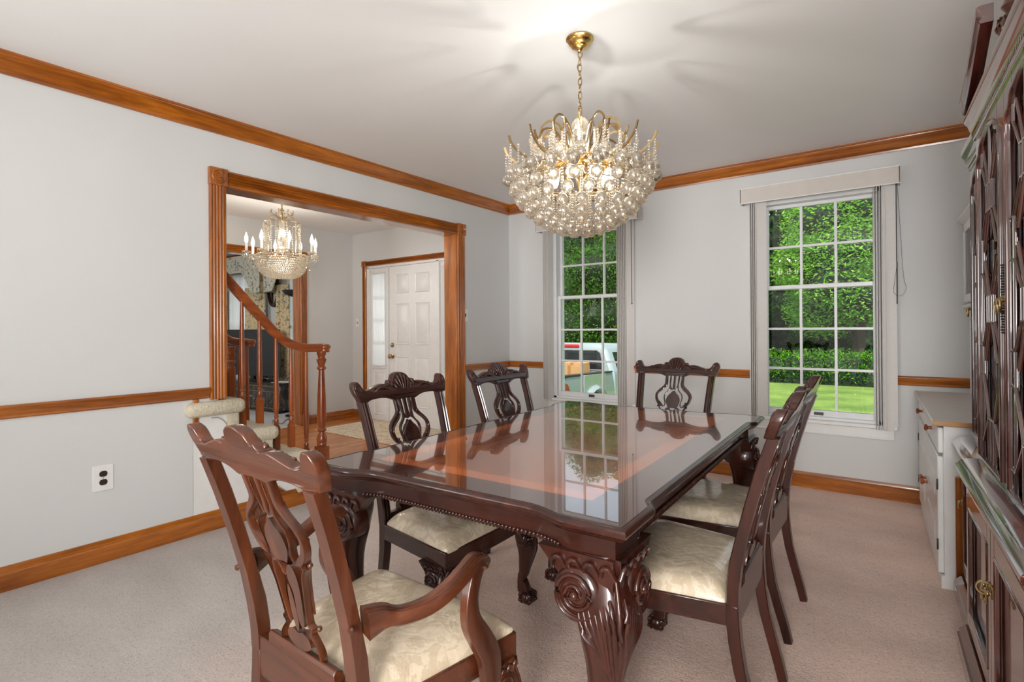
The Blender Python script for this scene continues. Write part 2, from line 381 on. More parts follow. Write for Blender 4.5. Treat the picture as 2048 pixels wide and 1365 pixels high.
# fluted casing
def fluted(w=.095,d=.020):
    pts=[(-w/2,0)]
    n=4; pts.append((-w/2,d*.7)); pts.append((-w/2+.006,d))
    step=(w-.024)/n; x=-w/2+.012
    for i in range(n):
        pts+= [(x,d),(x+step*.18,d-.007),(x+step*.5,d-.010),(x+step*.82,d-.007),(x+step,d)]; x+=step
    pts+= [(w/2-.006,d),(w/2,d*.7),(w/2,0)]
    return pts
FL=fluted()
def casing_set(prefix,axis,c,a0,a1,z0a,z0b,zt,out,mats,w=.095,rosette=True):
    """axis 'x': casing on plane X=c, a along Y; out=+1/-1 direction into room. a0,a1 opening edges"""
    root=struct_empty(prefix)
    sec=fluted(w)
    s2=[(u,v*out) for u,v in sec]
    def vert(a,z0,z1,nm):
        m=MB()
        for (u,v),(u2,v2) in zip(sec,sec[1:]+sec[:1]): pass
        vs=[];n=len(sec)
        for z in (z0,z1):
            for u,v in sec:
                vs.append((c+v*out,a+u,z) if axis=='x' else (a+u,c+v*out,z))
        m.add(vs,[(i,(i+1)%n,n+(i+1)%n,n+i) for i in range(n)]+[tuple(range(n)),tuple(range(n,2*n))])
        obj(nm,m,mats[1],root)
    rb=.105 if rosette else 0
    vert(a0-w/2,z0a,zt-.002,'side_casing'); vert(a1+w/2,z0b,zt-.002,'side_casing')
    m=MB(); n=len(sec); vs=[]
    for a in (a0+.004 if rosette else a0-w,a1-.004 if rosette else a1+w):
        for u,v in sec: vs.append((c+v*out,a,zt+w/2+u) if axis=='x' else (a,c+v*out,zt+w/2+u))
    m.add(vs,[(i,(i+1)%n,n+(i+1)%n,n+i) for i in range(n)]+[tuple(range(n)),tuple(range(n,2*n))])
    obj('head_casing',m,mats[0],root)
    if rosette:
        for a in (a0-w/2,a1+w/2):
            m=MB(); h=.028*out; q=w/2+.005
            if axis=='x': m.box(c,c+h,a-q,a+q,zt-.004,zt+w+.006)
            else: m.box(a-q,a+q,c,c+h,zt-.004,zt+w+.006)
            b=obj('corner_block',m,mats[1],root,bevel=.003)
            m=MB(); r=w/2-.005
            prof=[(0.0001,.010),(r*.18,.009),(r*.25,.003),(r*.36,.003),(r*.46,.009),(r*.56,.009),(r*.64,.002),(r*.78,.003),(r*.88,.008),(r*.97,.006),(r,0)]
            prof=[(p,(h)+z*out) for p,z in prof]
            if axis=='x': m.lathe(prof,28,(c,a,zt+w/2+.001),'x')
            else: m.lathe(prof,28,(a,c,zt+w/2+.001),'y')
            obj('rosette',m,mats[1],b)
    return root
def struct_empty(name):
    o=empty(name); o['kind']='structure'; return o
t=casing_set('trim_13','x',XL,1.547,3.603,.768,0,2.04,1,(M['trim_y'],M['trim_z']))
obj('jamb',boxes((XL-T-.005,XL+.002,1.500,1.552,.768,2.045)),M['trim_z'],t,bevel=.002)
obj('jamb',boxes((XL-T-.005,XL+.002,3.598,3.622,0,2.045)),M['trim_z'],t,bevel=.002)
obj('head_jamb',boxes((XL-T-.005,XL+.002,1.500,3.622,2.038,2.09)),M['trim_y'],t,bevel=.002)
t=casing_set('trim_14','x',XL-T,1.547,3.603,.768,0,2.04,-1,(M['trim_y'],M['trim_z']))
t=casing_set('trim_15','x',XF,1.40,3.685,0,0,2.035,1,(M['trim_y'],M['trim_z']),w=.088)
obj('jamb',B(XF-T-.004,XF+.002,3.68,3.70,0,2.04),M['trim_z'],t); obj('jamb',B(XF-T-.004,XF+.002,1.3,1.405,0,2.04),M['trim_z'],t)
obj('head_jamb',B(XF-T-.004,XF+.002,1.3,3.70,2.034,2.06),M['trim_y'],t)
mb=MB(); mb.box(XF,XF+.034,3.685-.01,3.685+.10,0,.14); obj('plinth_block',mb,M['trim_z'],t,bevel=.004)

# ================================================================= WINDOWS
def window(name,x0,x1,z0,z1,y,rows_up=2,rows_lo=3):
    root=struct_empty(name); gm=M['vinyl']
    fr=MB(); f=.035
    fr.box(x0-.002,x0+f,y,y+.15,z0,z1); fr.box(x1-f,x1+.002,y,y+.15,z0,z1); fr.box(x0,x1,y,y+.15,z1-.03,z1+.002); fr.box(x0,x1,y,y+.15,z0-.002,z0+.02)
    obj('window_frame',fr,gm,root,bevel=.002)
    def sash(nm,za,zb,yy,rows,bt):
        s=MB(); w=.026
        s.box(x0+f,x0+f+w,yy,yy+.03,za,zb); s.box(x1-f-w,x1-f,yy,yy+.03,za,zb); s.box(x0+f+w,x1-f-w,yy,yy+.03,zb-.03,zb); s.box(x0+f+w,x1-f-w,yy,yy+.03,za,za+bt)
        so=obj(nm,s,gm,root,bevel=.003)
        gx0,gx1,gz0,gz1=x0+f+w,x1-f-w,za+bt,zb-.03
        for i in (1,2):
            a=gx0+(gx1-gx0)*i/3; obj('muntin',B(a-.0085,a+.0085,yy+.004,yy+.024,gz0,gz1),gm,so)
        for i in range(1,rows):
            a=gz0+(gz1-gz0)*i/rows; obj('muntin',B(gx0,gx1,yy+.006,yy+.022,a-.0085,a+.0085),gm,so)
        obj('glass_pane',B(gx0-.004,gx1+.004,yy+.013,yy+.015,gz0-.004,gz1+.004),M['pane'],so,smooth=0)
        return so
    sash('upper_sash',1.455,z1-.025,y+.075,rows_up,.03)
    lo=sash('lower_sash',z0+.018,1.487,y+.035,rows_lo,.045)
    lk=MB(); xm=(x0+x1)/2
    lk.box(xm-.03,xm+.03,y+.028,y+.036,z0+.028,z0+.05); obj('sash_lift',lk,M['dark_metal'],lo,bevel=.003)
    # stool and apron
    st=MB(); st.box(x0-.075,x1+.075,YB-.045,y+.012,z0-.024,z0+.003); st.box(x0-.001,x1+.001,y,y+.17,z0-.01,z0+.004); obj('window_sill',st,M['white'],root,bevel=.006)
    ap=MB(); ap.box(x0-.055,x1+.055,YB-.014,YB,z0-.09,z0-.024); ap.box(x0-.055,x1+.055,YB-.018,YB,z0-.098,z0-.086); obj('apron',ap,M['white'],root,bevel=.003)
    return root
window('window_1',*W1,*WZ,YB+.005); window('window_2',*W2,*WZ,YB+.005)
# exterior siding skins so the house reads as solid from other positions are part of wall_back

# ================================================================= VERTICAL BLINDS
tv=NT('blind_fabric'); nz=tv.noise(tv.coords((1,1,14)),30,2); tv.bsdf(tv.mix(nz,srgb(222,218,214),srgb(238,235,232)),.6); M['vane']=tv.m
M['cornice']=plain('valance_cover',srgb(206,199,192),.6)
def blinds(label,x0,x1,left,right,zb):
    root=empty('vertical_blind',((x0+x1)/2,YB,2.11),0,label,'window blind','vertical blinds at the dining room windows')
    ox,oy,oz=(x0+x1)/2,YB,2.11
    m=MB(); m.box(x0-ox,x1-ox,-.105,-.098,.005,.115); m.box(x0-ox,x0-ox+.007,-.105,0,.005,.115); m.box(x1-ox-.007,x1-ox,-.105,0,.005,.115); m.box(x0-ox,x1-ox,-.105,0,.112,.116)
    obj('valance',m,M['cornice'],root,bevel=.002)
    m=MB(); m.box(x0-ox-.003,x1-ox+.003,-.110,-.104,.112,.120); m.box(x0-ox-.003,x1-ox+.003,-.110,-.104,.0,.007); m.box(x0-ox+.02,x1-ox-.02,-.075,-.035,.03,.07)
    obj('head_rail',m,M['white'],root,bevel=.001)
    for x,ang in left+right:
        m=MB(); n=8; w=.089; top=.03; bot=zb-oz
        poly=[(-w/2,top),(w/2,top),(w/2,bot+.022)]+[(w/2-.022*(1-cos(a)),bot+.022-.022*sin(a)) for a in [PI/8,PI/4,3*PI/8,PI/2]]+[(-w/2+.022*(1-cos(a)),bot+.022-.022*sin(a)) for a in [PI/2,3*PI/8,PI/4,PI/8]]+[(-w/2,bot+.022)]
        R=Matrix.Translation((x-ox,-.055,0))@Matrix.Rotation(math.radians(ang),4,'Z')
        m.prism(poly,-.0012,.0012,'xz',R); obj('vane',m,M['vane'],root,smooth=0)
    return root
L1=[(-2.806+.014*i,88) for i in range(5)]; R1=[(-2.03+.016*i,88) for i in range(6)]+[(-1.925,65)]
b1=blinds('beige vertical blind drawn open on the window showing the parked truck',-2.885,-1.832,L1,R1,.49)
L2=[(-.936+.0135*i,89) for i in range(4)]+[(-.868,40)]; R2=[(-.155+.0145*i,88) for i in range(5)]+[(-.078,25)]
b2=blinds('beige vertical blind with cord and wand on the window next to the white cabinet',-1.003,-.015,L2,R2,.475)
def loc(root,pts): return [tuple(Vector(p)-Vector(root.location)) for p in pts]
m=MB(); m.tube(loc(b2,[(-.037,4.33,2.13),(-.037,4.335,1.60)]),.0022,5); m.tube(loc(b2,[(-.035,4.335,1.60),(-.036,4.335,1.32)]),.0034,6); obj('wand',m,M['dark_metal'],b2)
m=MB(); m.tube(loc(b1,[(-1.905,4.33,2.12),(-1.905,4.335,1.39)]),.0028,6); m.sphere(loc(b1,[(-1.905,4.335,1.385)])[0],.007,8,6); obj('wand',m,M['dark_metal'],b1)
m=MB(); pts=[(-.031,4.34,2.13),(-.015,4.345,1.8),(-.006,4.345,1.58),(.004,4.35,1.47),(.014,4.35,1.43),(-.002,4.35,1.385),(-.03,4.35,1.375),(-.055,4.35,1.40),(-.05,4.35,1.46),(-.038,4.345,1.56)]
m.tube(loc(b2,crom(pts,5)),.0011,5); obj('cord',m,M['dark_metal'],b2)

# ================================================================= OUTLETS / SWITCHES
def rounded(w,h,r,n=4):
    p=[]
    for cx,cy,a0 in ((w/2-r,h/2-r,0),(-w/2+r,h/2-r,PI/2),(-w/2+r,-h/2+r,PI),(w/2-r,-h/2+r,3*PI/2)):
        for i in range(n+1):
            a=a0+PI/2*i/n; p.append((cx+r*cos(a),cy+r*sin(a)))
    return p
def plate(kind,loc,rz,label,cat):
    r=empty(kind,loc,rz,label,cat)       # local: plate in XZ, faces -Y
    m=MB(); m.prism(rounded(.072,.115,.006) if kind!='outlet_plate' else rounded(.088,.130,.007),-.005,0,'xz'); obj('cover_plate',m,M['white'],r,bevel=.002)
    if kind=='outlet_plate':
        for dz in (.021,-.021):
            m=MB(); m.prism([(u,v+dz) for u,v in rounded(.034,.029,.012)],-.008,-.004,'xz'); s=obj('socket',m,plain('brown_socket',(.035,.02,.02,1),.35),r,bevel=.001)
            m=MB(); m.box(-.008,-.005,-.0085,-.0075,dz-.005,dz+.006); m.box(.005,.008,-.0085,-.0075,dz-.004,dz+.005); obj('slot',m,M['black'],s)
        m=MB(); m.lathe([(.0001,-.0065),(.003,-.006),(.003,-.004)],8,(0,0,0),'y'); obj('screw',m,M['chrome'],r)
    else:
        m=MB(); m.box(-.006,.006,-.007,-.004,-.014,.014); s=obj('toggle_slot',m,M['black'],r)
        m=MB(); m.prism([(-.007,-.004),(-.018,.010),(-.014,.013),(-.005,.006)],-.004,.004,'yz'); obj('toggle',m,M['old_brass'],s)
    return r
plate('outlet_plate',(XL,.935,.428),PI/2,'white electrical outlet plate with brown sockets low on the white wall','outlet')
plate('switch_plate',(XL,3.715,1.30),PI/2,'white light switch plate on the dining room wall beside the cased opening','switch')
plate('switch_plate',(-5.85,YD,1.265),0,'white light switch plate in the foyer beside the front door','switch')

# ================================================================= FRONT DOOR
dr=struct_empty('door_1')
x0,x1=-5.236,-4.394; yd=YD-.005
fr=MB(); 
for a,b in ((-5.655,-5.60),(-5.275,-5.236),(-4.394,-4.345),(-3.99,-3.95)): fr.box(a,b,yd,yd+.12,0,1.98)
fr.box(-5.655,-3.95,yd,yd+.12,1.965,2.02); obj('door_frame',fr,M['white'],dr,bevel=.003)
leaf=MB(); leaf.box(x0+.003,x1-.003,yd+.02,yd+.062,.01,1.963); lf=obj('door_leaf',leaf,M['white'],dr)
def raised(x0,x1,z0,z1,y,parent,mat,d=.012,nm='raised_panel'):
    """raised panel facing -Y"""
    m=MB(); a=.022
    L=[(x0,z0,x1,z1,0),(x0+a*.4,z0+a*.4,x1-a*.4,z1-a*.4,-d*.9),(x0+a,z0+a,x1-a,z1-a,-d*.35),(x0+2*a,z0+2*a,x1-2*a,z1-2*a,-d)]
    vs=[];fs=[]
    for (p,q,r,s,h) in L: vs+=[(p,y+h,q),(r,y+h,q),(r,y+h,s),(p,y+h,s)]
    for i in range(3):
        for k in range(4): fs.append((i*4+k,i*4+(k+1)%4,i*4+4+(k+1)%4,i*4+4+k))
    fs.append((12,13,14,15)); m.add(vs,fs); return obj(nm,m,mat,parent,smooth=20)
cx=(x0+x1)/2
for z0,z1 in ((1.62,1.86),(.98,1.50),(.22,.84)):
    for a,b in ((x0+.12,cx-.05),(cx+.05,x1-.12)): raised(a,b,z0,z1,yd+.021,lf,M['white'])
def knob(mb,c,s=1,n=16):
    prof=[(.032,0),(.030,-.006),(.012,-.010),(.010,-.028),(.020,-.036),(.029,-.048),(.027,-.060),(.015,-.068),(.0001,-.069)]
    mb.lathe([(r*s,y*s) for r,y in prof],n,c,'y')
m=MB(); knob(m,(x0+.062,yd+.02,.835)); obj('door_knob',m,M['gold'],lf)
m=MB(); m.lathe([(.030,0),(.028,-.010),(.018,-.014),(.017,-.022),(.0001,-.024)],16,(x0+.062,yd+.02,.975),'y'); obj('deadbolt',m,M['gold'],lf)
for z in (1.72,1.02,.3):
    m=MB(); m.lathe([(.007,-.05),(.007,.05)],8,(x1+.002,yd+.012,z)); obj('hinge',m,M['dark_metal'],dr)
for k,(a,b) in enumerate(((-5.60,-5.275),(-4.345,-3.99))):
    sl=MB(); sl.box(a,b,yd+.03,yd+.07,.0,.72); sl.box(a,b,yd+.03,yd+.07,1.88,1.965); sl.box(a,a+.05,yd+.03,yd+.07,.72,1.88); sl.box(b-.05,b,yd+.03,yd+.07,.72,1.88)
    so=obj('sidelight',sl,M['white'],dr,bevel=.002)
    obj('glass_pane',B(a+.045,b-.045,yd+.05,yd+.053,.715,1.885),M['pane'],so,smooth=0)
    for z0,z1 in ((.08,.33),(.38,.63)): raised(a+.05,b-.05,z0,z1,yd+.031,so,M['white'])
    for z in (1.0,1.29,1.58): obj('muntin',B(a+.05,b-.05,yd+.045,yd+.058,z-.009,z+.009),M['white'],so)
    # curtain on the sidelight
    m=MB(); n=44; vs=[];fs=[]
    for i in range(n+1):
        x=a+.03+(b-a-.06)*i/n; y=yd+.018+.006*sin(i*1.55)
        vs+=[(x,y,.70),(x,y,1.90)]
    fs=[(2*i,2*i+2,2*i+3,2*i+1) for i in range(n)]; m.add(vs,fs)
    c=obj('sidelight_curtain',m,M['sheer'],None,fix=False); tag(c,('white gathered sheer panel on the sidelight by the front door knob' if k==0 else 'white gathered sheer panel on the sidelight by the front door hinges'),'curtain')
    for z in (.69,1.89):
        m=MB(); m.tube([(a+.02,yd+.016,z),(b-.02,yd+.016,z)],.005,8)
        for i in range(12):
            m.sphere((a+.035+(b-a-.07)*i/11,yd+.014,z+(.012 if z>1 else -.008)),.010,6,4)
        obj('curtain_rod',m,M['white'],c)
t=casing_set('trim_16','y',YD,DX[0]-.0,DX[1]+.0,0,0,1.995,-1,(M['trim_x'],M['trim_z']),w=.066)
# ================================================================= STAIRCASE
st=empty('staircase',(XL-.55,1.9,0),0,'cream carpeted staircase with oak handrail seen through the cased opening','staircase')
SO=Vector(st.location)
def sh(mb): mb.v=[(x-SO.x,y-SO.y,z-SO.z) for x,y,z in mb.v]; return mb
XN,XFAR=-3.44,-4.36
treads=[(.16,2.43),(.36,2.10),(.56,1.87),(.76,1.655),(.96,1.435),(1.16,1.215),(1.36,.995)]
def roundbox(x0,x1,y0,y1,z0,z1):
    m=MB(); m.box(x0,x1,y0,y1,z0,z1); return m
for i,(z,y) in enumerate(treads):
    x1=XL+(.045 if i<4 else -.15); x0=XFAR-(.05 if i else .12)
    if i==0: x1=XL+.10
    m=roundbox(x0,x1,y-.34,y,z-.088,z)
    t_=obj('carpeted_tread',sh(m),M['stair_carpet'],st,bevel=.038,bseg=5)
    m=roundbox(x0+.02,x1-(.03 if i<4 else 0),y-.105,y-.032,max(z-.285,0),z-.05)
    obj('carpeted_riser',sh(m),M['stair_carpet'],t_,bevel=.015,bseg=3)
poly=[(1.362,.0),(2.33,0),(2.33,.10),(2.03,.10),(2.03,.29),(1.80,.29),(1.80,.49),(1.585,.49),(1.585,.69),(1.362,.69)]
m=MB(); m.prism(poly,XL-.06,XL-.001,'yz'); obj('stringer',sh(m),M['stringer'],st)
m=MB(); m.prism([(.5,.0),(2.33,0),(2.33,.08),(1.2,1.05),(.5,1.7)],XFAR-.06,XFAR-.02,'yz'); obj('stringer',sh(m),M['stringer'],st)
# handrail section (a sideways, b up)
HR=[(-.014,-.028),(.014,-.028),(.018,-.020),(.020,-.008),(.029,.002),(.030,.014),(.022,.026),(.008,.031),(-.008,.031),(-.022,.026),(-.030,.014),(-.029,.002),(-.020,-.008),(-.018,-.020)]
def rail(x,pts,nm='handrail'):
    P_=[(x,y,z) for y,z in pts]; m=MB(); m.sweep(P_,HR,ups=(0,0,1)); return obj(nm,sh(m),M['rail_y'],st,smooth=50)
dz=-.031
near=[(.95,2.235),(1.616,1.541)]+[(1.71,1.435),(1.841,1.294),(1.94,1.190),(2.01,1.132),(2.09,1.095),(2.17,1.077),(2.30,1.074)]
rail(XN,[(.95,2.235+dz),(1.3,1.87+dz)]+crom([(y,z+dz) for y,z in near[1:]],4))
m=MB(); m.lathe([(.0001,-.034),(.034,-.034),(.038,-.026),(.036,-.012),(.044,-.004),(.045,.010),(.036,.022),(.012,.028),(.0001,.028)],24,(XN,2.325,1.074+dz)); obj('rail_cap',sh(m),M['rail_x'],st)
rail(XFAR+.06,[(.95,2.215),(1.3,1.86)]+crom([(1.62,1.535),(1.80,1.33),(1.93,1.19),(2.02,1.115),(2.09,1.085),(2.20,1.075)],4))
m=MB(); m.lathe([(.0001,-.034),(.034,-.034),(.036,-.012),(.045,-.002),(.045,.010),(.036,.022),(.0001,.028)],24,(XFAR+.06,2.215,1.075)); obj('rail_cap',sh(m),M['rail_x'],st)
def rail_z(y,off=0):
    pts=near if not off else [(.95,2.215),(1.62,1.535),(1.80,1.33),(1.93,1.19),(2.02,1.115),(2.3,1.075)]
    for (a,b),(c,d) in zip(pts,pts[1:]):
        if a<=y<=c: return b+(d-b)*(y-a)/(c-a)+dz*(1 if not off else 0)
    return pts[-1][1]+dz*(1 if not off else 0)
def base_z(y):
    for z,yn in treads[::-1]:
        if y<yn: return z
    return 0.0
def baluster(x,y,off=0):
    z0=base_z(y)-.004; z1=rail_z(y,off)-.022; h=z1-z0
    m=MB(); s=.0185; m.box(x-s,x+s,y-s,y+s,z0,z0+.155)
    vs=[(x-s,y-s,z0+.155),(x+s,y-s,z0+.155),(x+s,y+s,z0+.155),(x-s,y+s,z0+.155),(x-.010,y-.010,z0+.178),(x+.010,y-.010,z0+.178),(x+.010,y+.010,z0+.178),(x-.010,y+.010,z0+.178)]
    m.add(vs,[(0,1,5,4),(1,2,6,5),(2,3,7,6),(3,0,4,7)])
    m.lathe([(.011,.172),(.015,.185),(.0165,.20),(.012,.215),(.010,.222),(.016,.228),(.016,.234),(.011,.240),(.013,.25),(.0175,.29),(.017,.36),(.0105,h)],12,(x,y,z0))
    return obj('baluster',sh(m),M['rail_z'],st)
for y in (1.50,1.61,1.72,1.835,1.95,2.06,2.175): baluster(XN,y)
for y in (1.50,1.61,1.72,1.84,1.95,2.13,2.19): baluster(XFAR+.06,y,1)
def newel(x,y,z0,z1):
    m=MB(); s=.037; m.box(x-s,x+s,y-s,y+s,z0,z0+.165)
    h=z1-z0
    m.lathe([(.030,.163),(.034,.170),(.036,.182),(.033,.190),(.036,.20),(.037,.225),(.028,.25),(.022,.262),(.022,.270),(.031,.276),(.034,.284),(.031,.292),(.024,.298),(.026,.31),(.033,.38),(.030,.52),(.021,h-.16),(.020,h-.135),(.031,h-.13),(.033,h-.120),(.030,h-.112),(.022,h-.104),(.028,h-.085),(.034,h-.065),(.036,h-.055),(.026,h-.048),(.026,h-.03),(.033,h-.02),(.033,h)],20,(x,y,z0))
    return obj('newel_post',sh(m),M['rail_z'],st,bevel=.0)
newel(XN,2.30,.158,1.074+dz-.028); newel(XFAR+.06,2.065,.358,1.075-.028)
m=MB(); m.tube(crom([(XL+.006,1.46,.66),(XL+.006,1.50,.655),(XL+.007,1.54,.62),(XL+.006,1.57,.55),(XL+.006,1.60,.50),(XL+.006,1.72,.42),(XL+.006,1.78,.44),(XL+.006,1.80,.36)],5),.003,6)
tag(obj('cable',m,plain('grey_cable',(.35,.32,.28,1),.5)),'thin loose grey cable hanging on the white stair side','cable')

# ================================================================= CHINA CABINET (frame: p away from the room, q along the wall)
def frame_root(name,p0,q0,label,cat,group=None):
    c,s=cos(TH),sin(TH); return empty(name,(c*p0-s*q0,s*p0+c*q0,0),TH,label,cat,group),(p0,q0)
cc,(P0,Q0)=frame_root('china_cabinet',.48,1.99,'tall dark mahogany china cabinet with fretwork glass doors and broken pediment','china cabinet')
def cl(mb,P=None,Q=None):
    P=P0 if P is None else P; Q=Q0 if Q is None else Q
    mb.v=[(x-P,y-Q,z) for x,y,z in mb.v]; return mb
def pb(*bs):
    m=MB()
    for b in bs: m.box(*b)
    return m
def panel_front(q0,q1,z0,z1,p,parent,mat,P,Q,frame=.055,rec=.014,nm='door',bev=.003):
    """framed door facing -p: 4 rails + recessed panel child"""
    th=.022
    m=MB(); m.box(p,p+th,q0,q0+frame,z0,z1); m.box(p,p+th,q1-frame,q1,z0,z1); m.box(p,p+th,q0+frame,q1-frame,z0,z0+frame); m.box(p,p+th,q0+frame,q1-frame,z1-frame,z1)
    d=obj(nm,cl(m,P,Q),mat,parent,bevel=bev)
    m=MB(); f=frame; b=.012
    # bead around the panel
    for a in ((q0+f,q0+f+b,z0+f,z1-f),(q1-f-b,q1-f,z0+f,z1-f),(q0+f,q1-f,z0+f,z0+f+b),(q0+f,q1-f,z1-f-b,z1-f)): m.box(p-.003,p+.012,*a)
    obj('bead_molding',cl(m,P,Q),mat,d,bevel=.004)
    obj('panel',cl(pb((p+rec,p+th,q0+f,q1-f,z0+f,z1-f)),P,Q),mat,d)
    return d
MZ,MY=M['cab_z'],M['cab_y']
SEC=[(2.50,2.98,.30,.262,.338,.305),(1.48,2.50,.262,.238,.298,.285),(1.00,1.48,.30,.262,.338,.305)]
def mold(name,prof,segs,mat=MY,par=None):
    """profile (out, z) run along q on several spans: segs=(q0,q1,p,return_left,return_right)"""
    for (q0,q1,p) in segs:
        m=MB(); n=len(prof)
        vs=[(p-a,q0-(a if ext0 else 0),z) for ext0 in (q0 in (1.48,1.00),) for a,z in prof]+[(p-a,q1+(a if q1 in (2.50,2.98) else 0),z) for a,z in prof]
        # side returns run back to the carcass
        back=.70
        vs+=[(back,q0-(a if q0 in (1.48,1.00) else 0),z) for a,z in prof]+[(back,q1+(a if q1 in (2.50,2.98) else 0),z) for a,z in prof]
        fs=[]
        for i in range(n-1):
            fs.append((i,i+1,n+i+1,n+i)); fs.append((i,i+1,2*n+i+1,2*n+i)); fs.append((n+i,n+i+1,3*n+i+1,3*n+i))
        fs.append((0,n,3*n,2*n)); fs.append((n-1,2*n-1,4*n-1,3*n-1))
        m.add(vs,fs); obj(name,cl(m),mat,par or cc,smooth=35)
for (q0,q1,pl,pp,pu,pc) in SEC:
    obj('lower_case',cl(pb((pl+.022,.69,q0,q1,.05,.64))),MZ,cc)
    obj('upper_case',cl(pb((pu+.024,.69,q0,q0+.02,.69,1.86),(pu+.024,.69,q1-.02,q1,.69,1.86),(pu+.01,.69,q0,q1,.69,.73),(pu+.004,.69,q0,q1,1.84,1.875))),MZ,cc)
mold('plinth',[(-.02,.0),(.024,0),(.024,.055),(.018,.062),(.020,.070),(.006,.092),(.002,.098),(-.02,.10)],[(q0,q1,pl) for q0,q1,pl,*_ in SEC])
mold('waist_molding',[(-.05,.615),(.002,.615),(.004,.622),(.012,.626),(.014,.634),(.010,.640),(.022,.652),(.026,.660),(.026,.672),(.018,.676),(.010,.690),(-.005,.698),(-.03,.706),(-.06,.712)],[(q0,q1,pl) for q0,q1,pl,*_ in SEC])
mold('cornice',[(-.03,1.835),(.002,1.835),(.003,1.846),(.006,1.850),(.006,1.866),(.009,1.868),(.012,1.876),(.016,1.892),(.022,1.902),(.026,1.912),(.026,1.925),(.022,1.930),(-.03,1.930)],[(q0,q1,pu-.002) for q0,q1,_,_,pu,_ in SEC])
m=MB()
q=1.50
while q<2.50: m.box(.2885,.2925,q,q+.009,1.851,1.865); q+=.018
obj('dentil_band',cl(m),MZ,cc)
# lower doors + pulls
def ring_pull(p,q,z,parent,s=1.0,plate=True):
    m=MB()
    if plate:
        m.lathe([(.0001,-.004),(.010*s,-.004),(.014*s,-.001),(.014*s,.003)],14,(p,q,z),'x')
    m.sphere((p-.010,q,z),.006*s,8,6); m.tube([(p,q,z),(p-.010,q,z)],.0035*s,6)
    m.torus((p-.014,q,z-.012*s),.014*s,.0026*s,18,6,axis='x'); obj('ring_pull',cl(m),M['old_brass'],parent)
for (q0,q1,pl,pp,pu,pc) in SEC:
    spans=[(q0+.012,q1-.012)] if q1-q0<.6 else [(q0+.03,(q0+q1)/2-.001),((q0+q1)/2+.001,q1-.03)]
    for k,(a,b) in enumerate(spans):
        d=panel_front(a,b,.12,.60,pl,cc,MZ,P0,Q0,nm='lower_door')
        hq=(a+.03 if len(spans)>1 and k==1 else (b-.03 if len(spans)>1 else (b-.05 if q0>2 else a+.05)))
        ring_pull(pl-.001,hq,.43,d)
        if len(spans)>1 and k==0:
            m=MB(); m.torus((pl-.018,hq+.004,.445),.017,.003,18,6,axis='y'); m.torus((pl-.02,hq+.025,.42),.015,.003,18,6,axis='x'); m.tube([(pl,hq,.43),(pl-.02,hq+.015,.432)],.005,6); obj('brass_bail',cl(m),M['old_brass'],d)
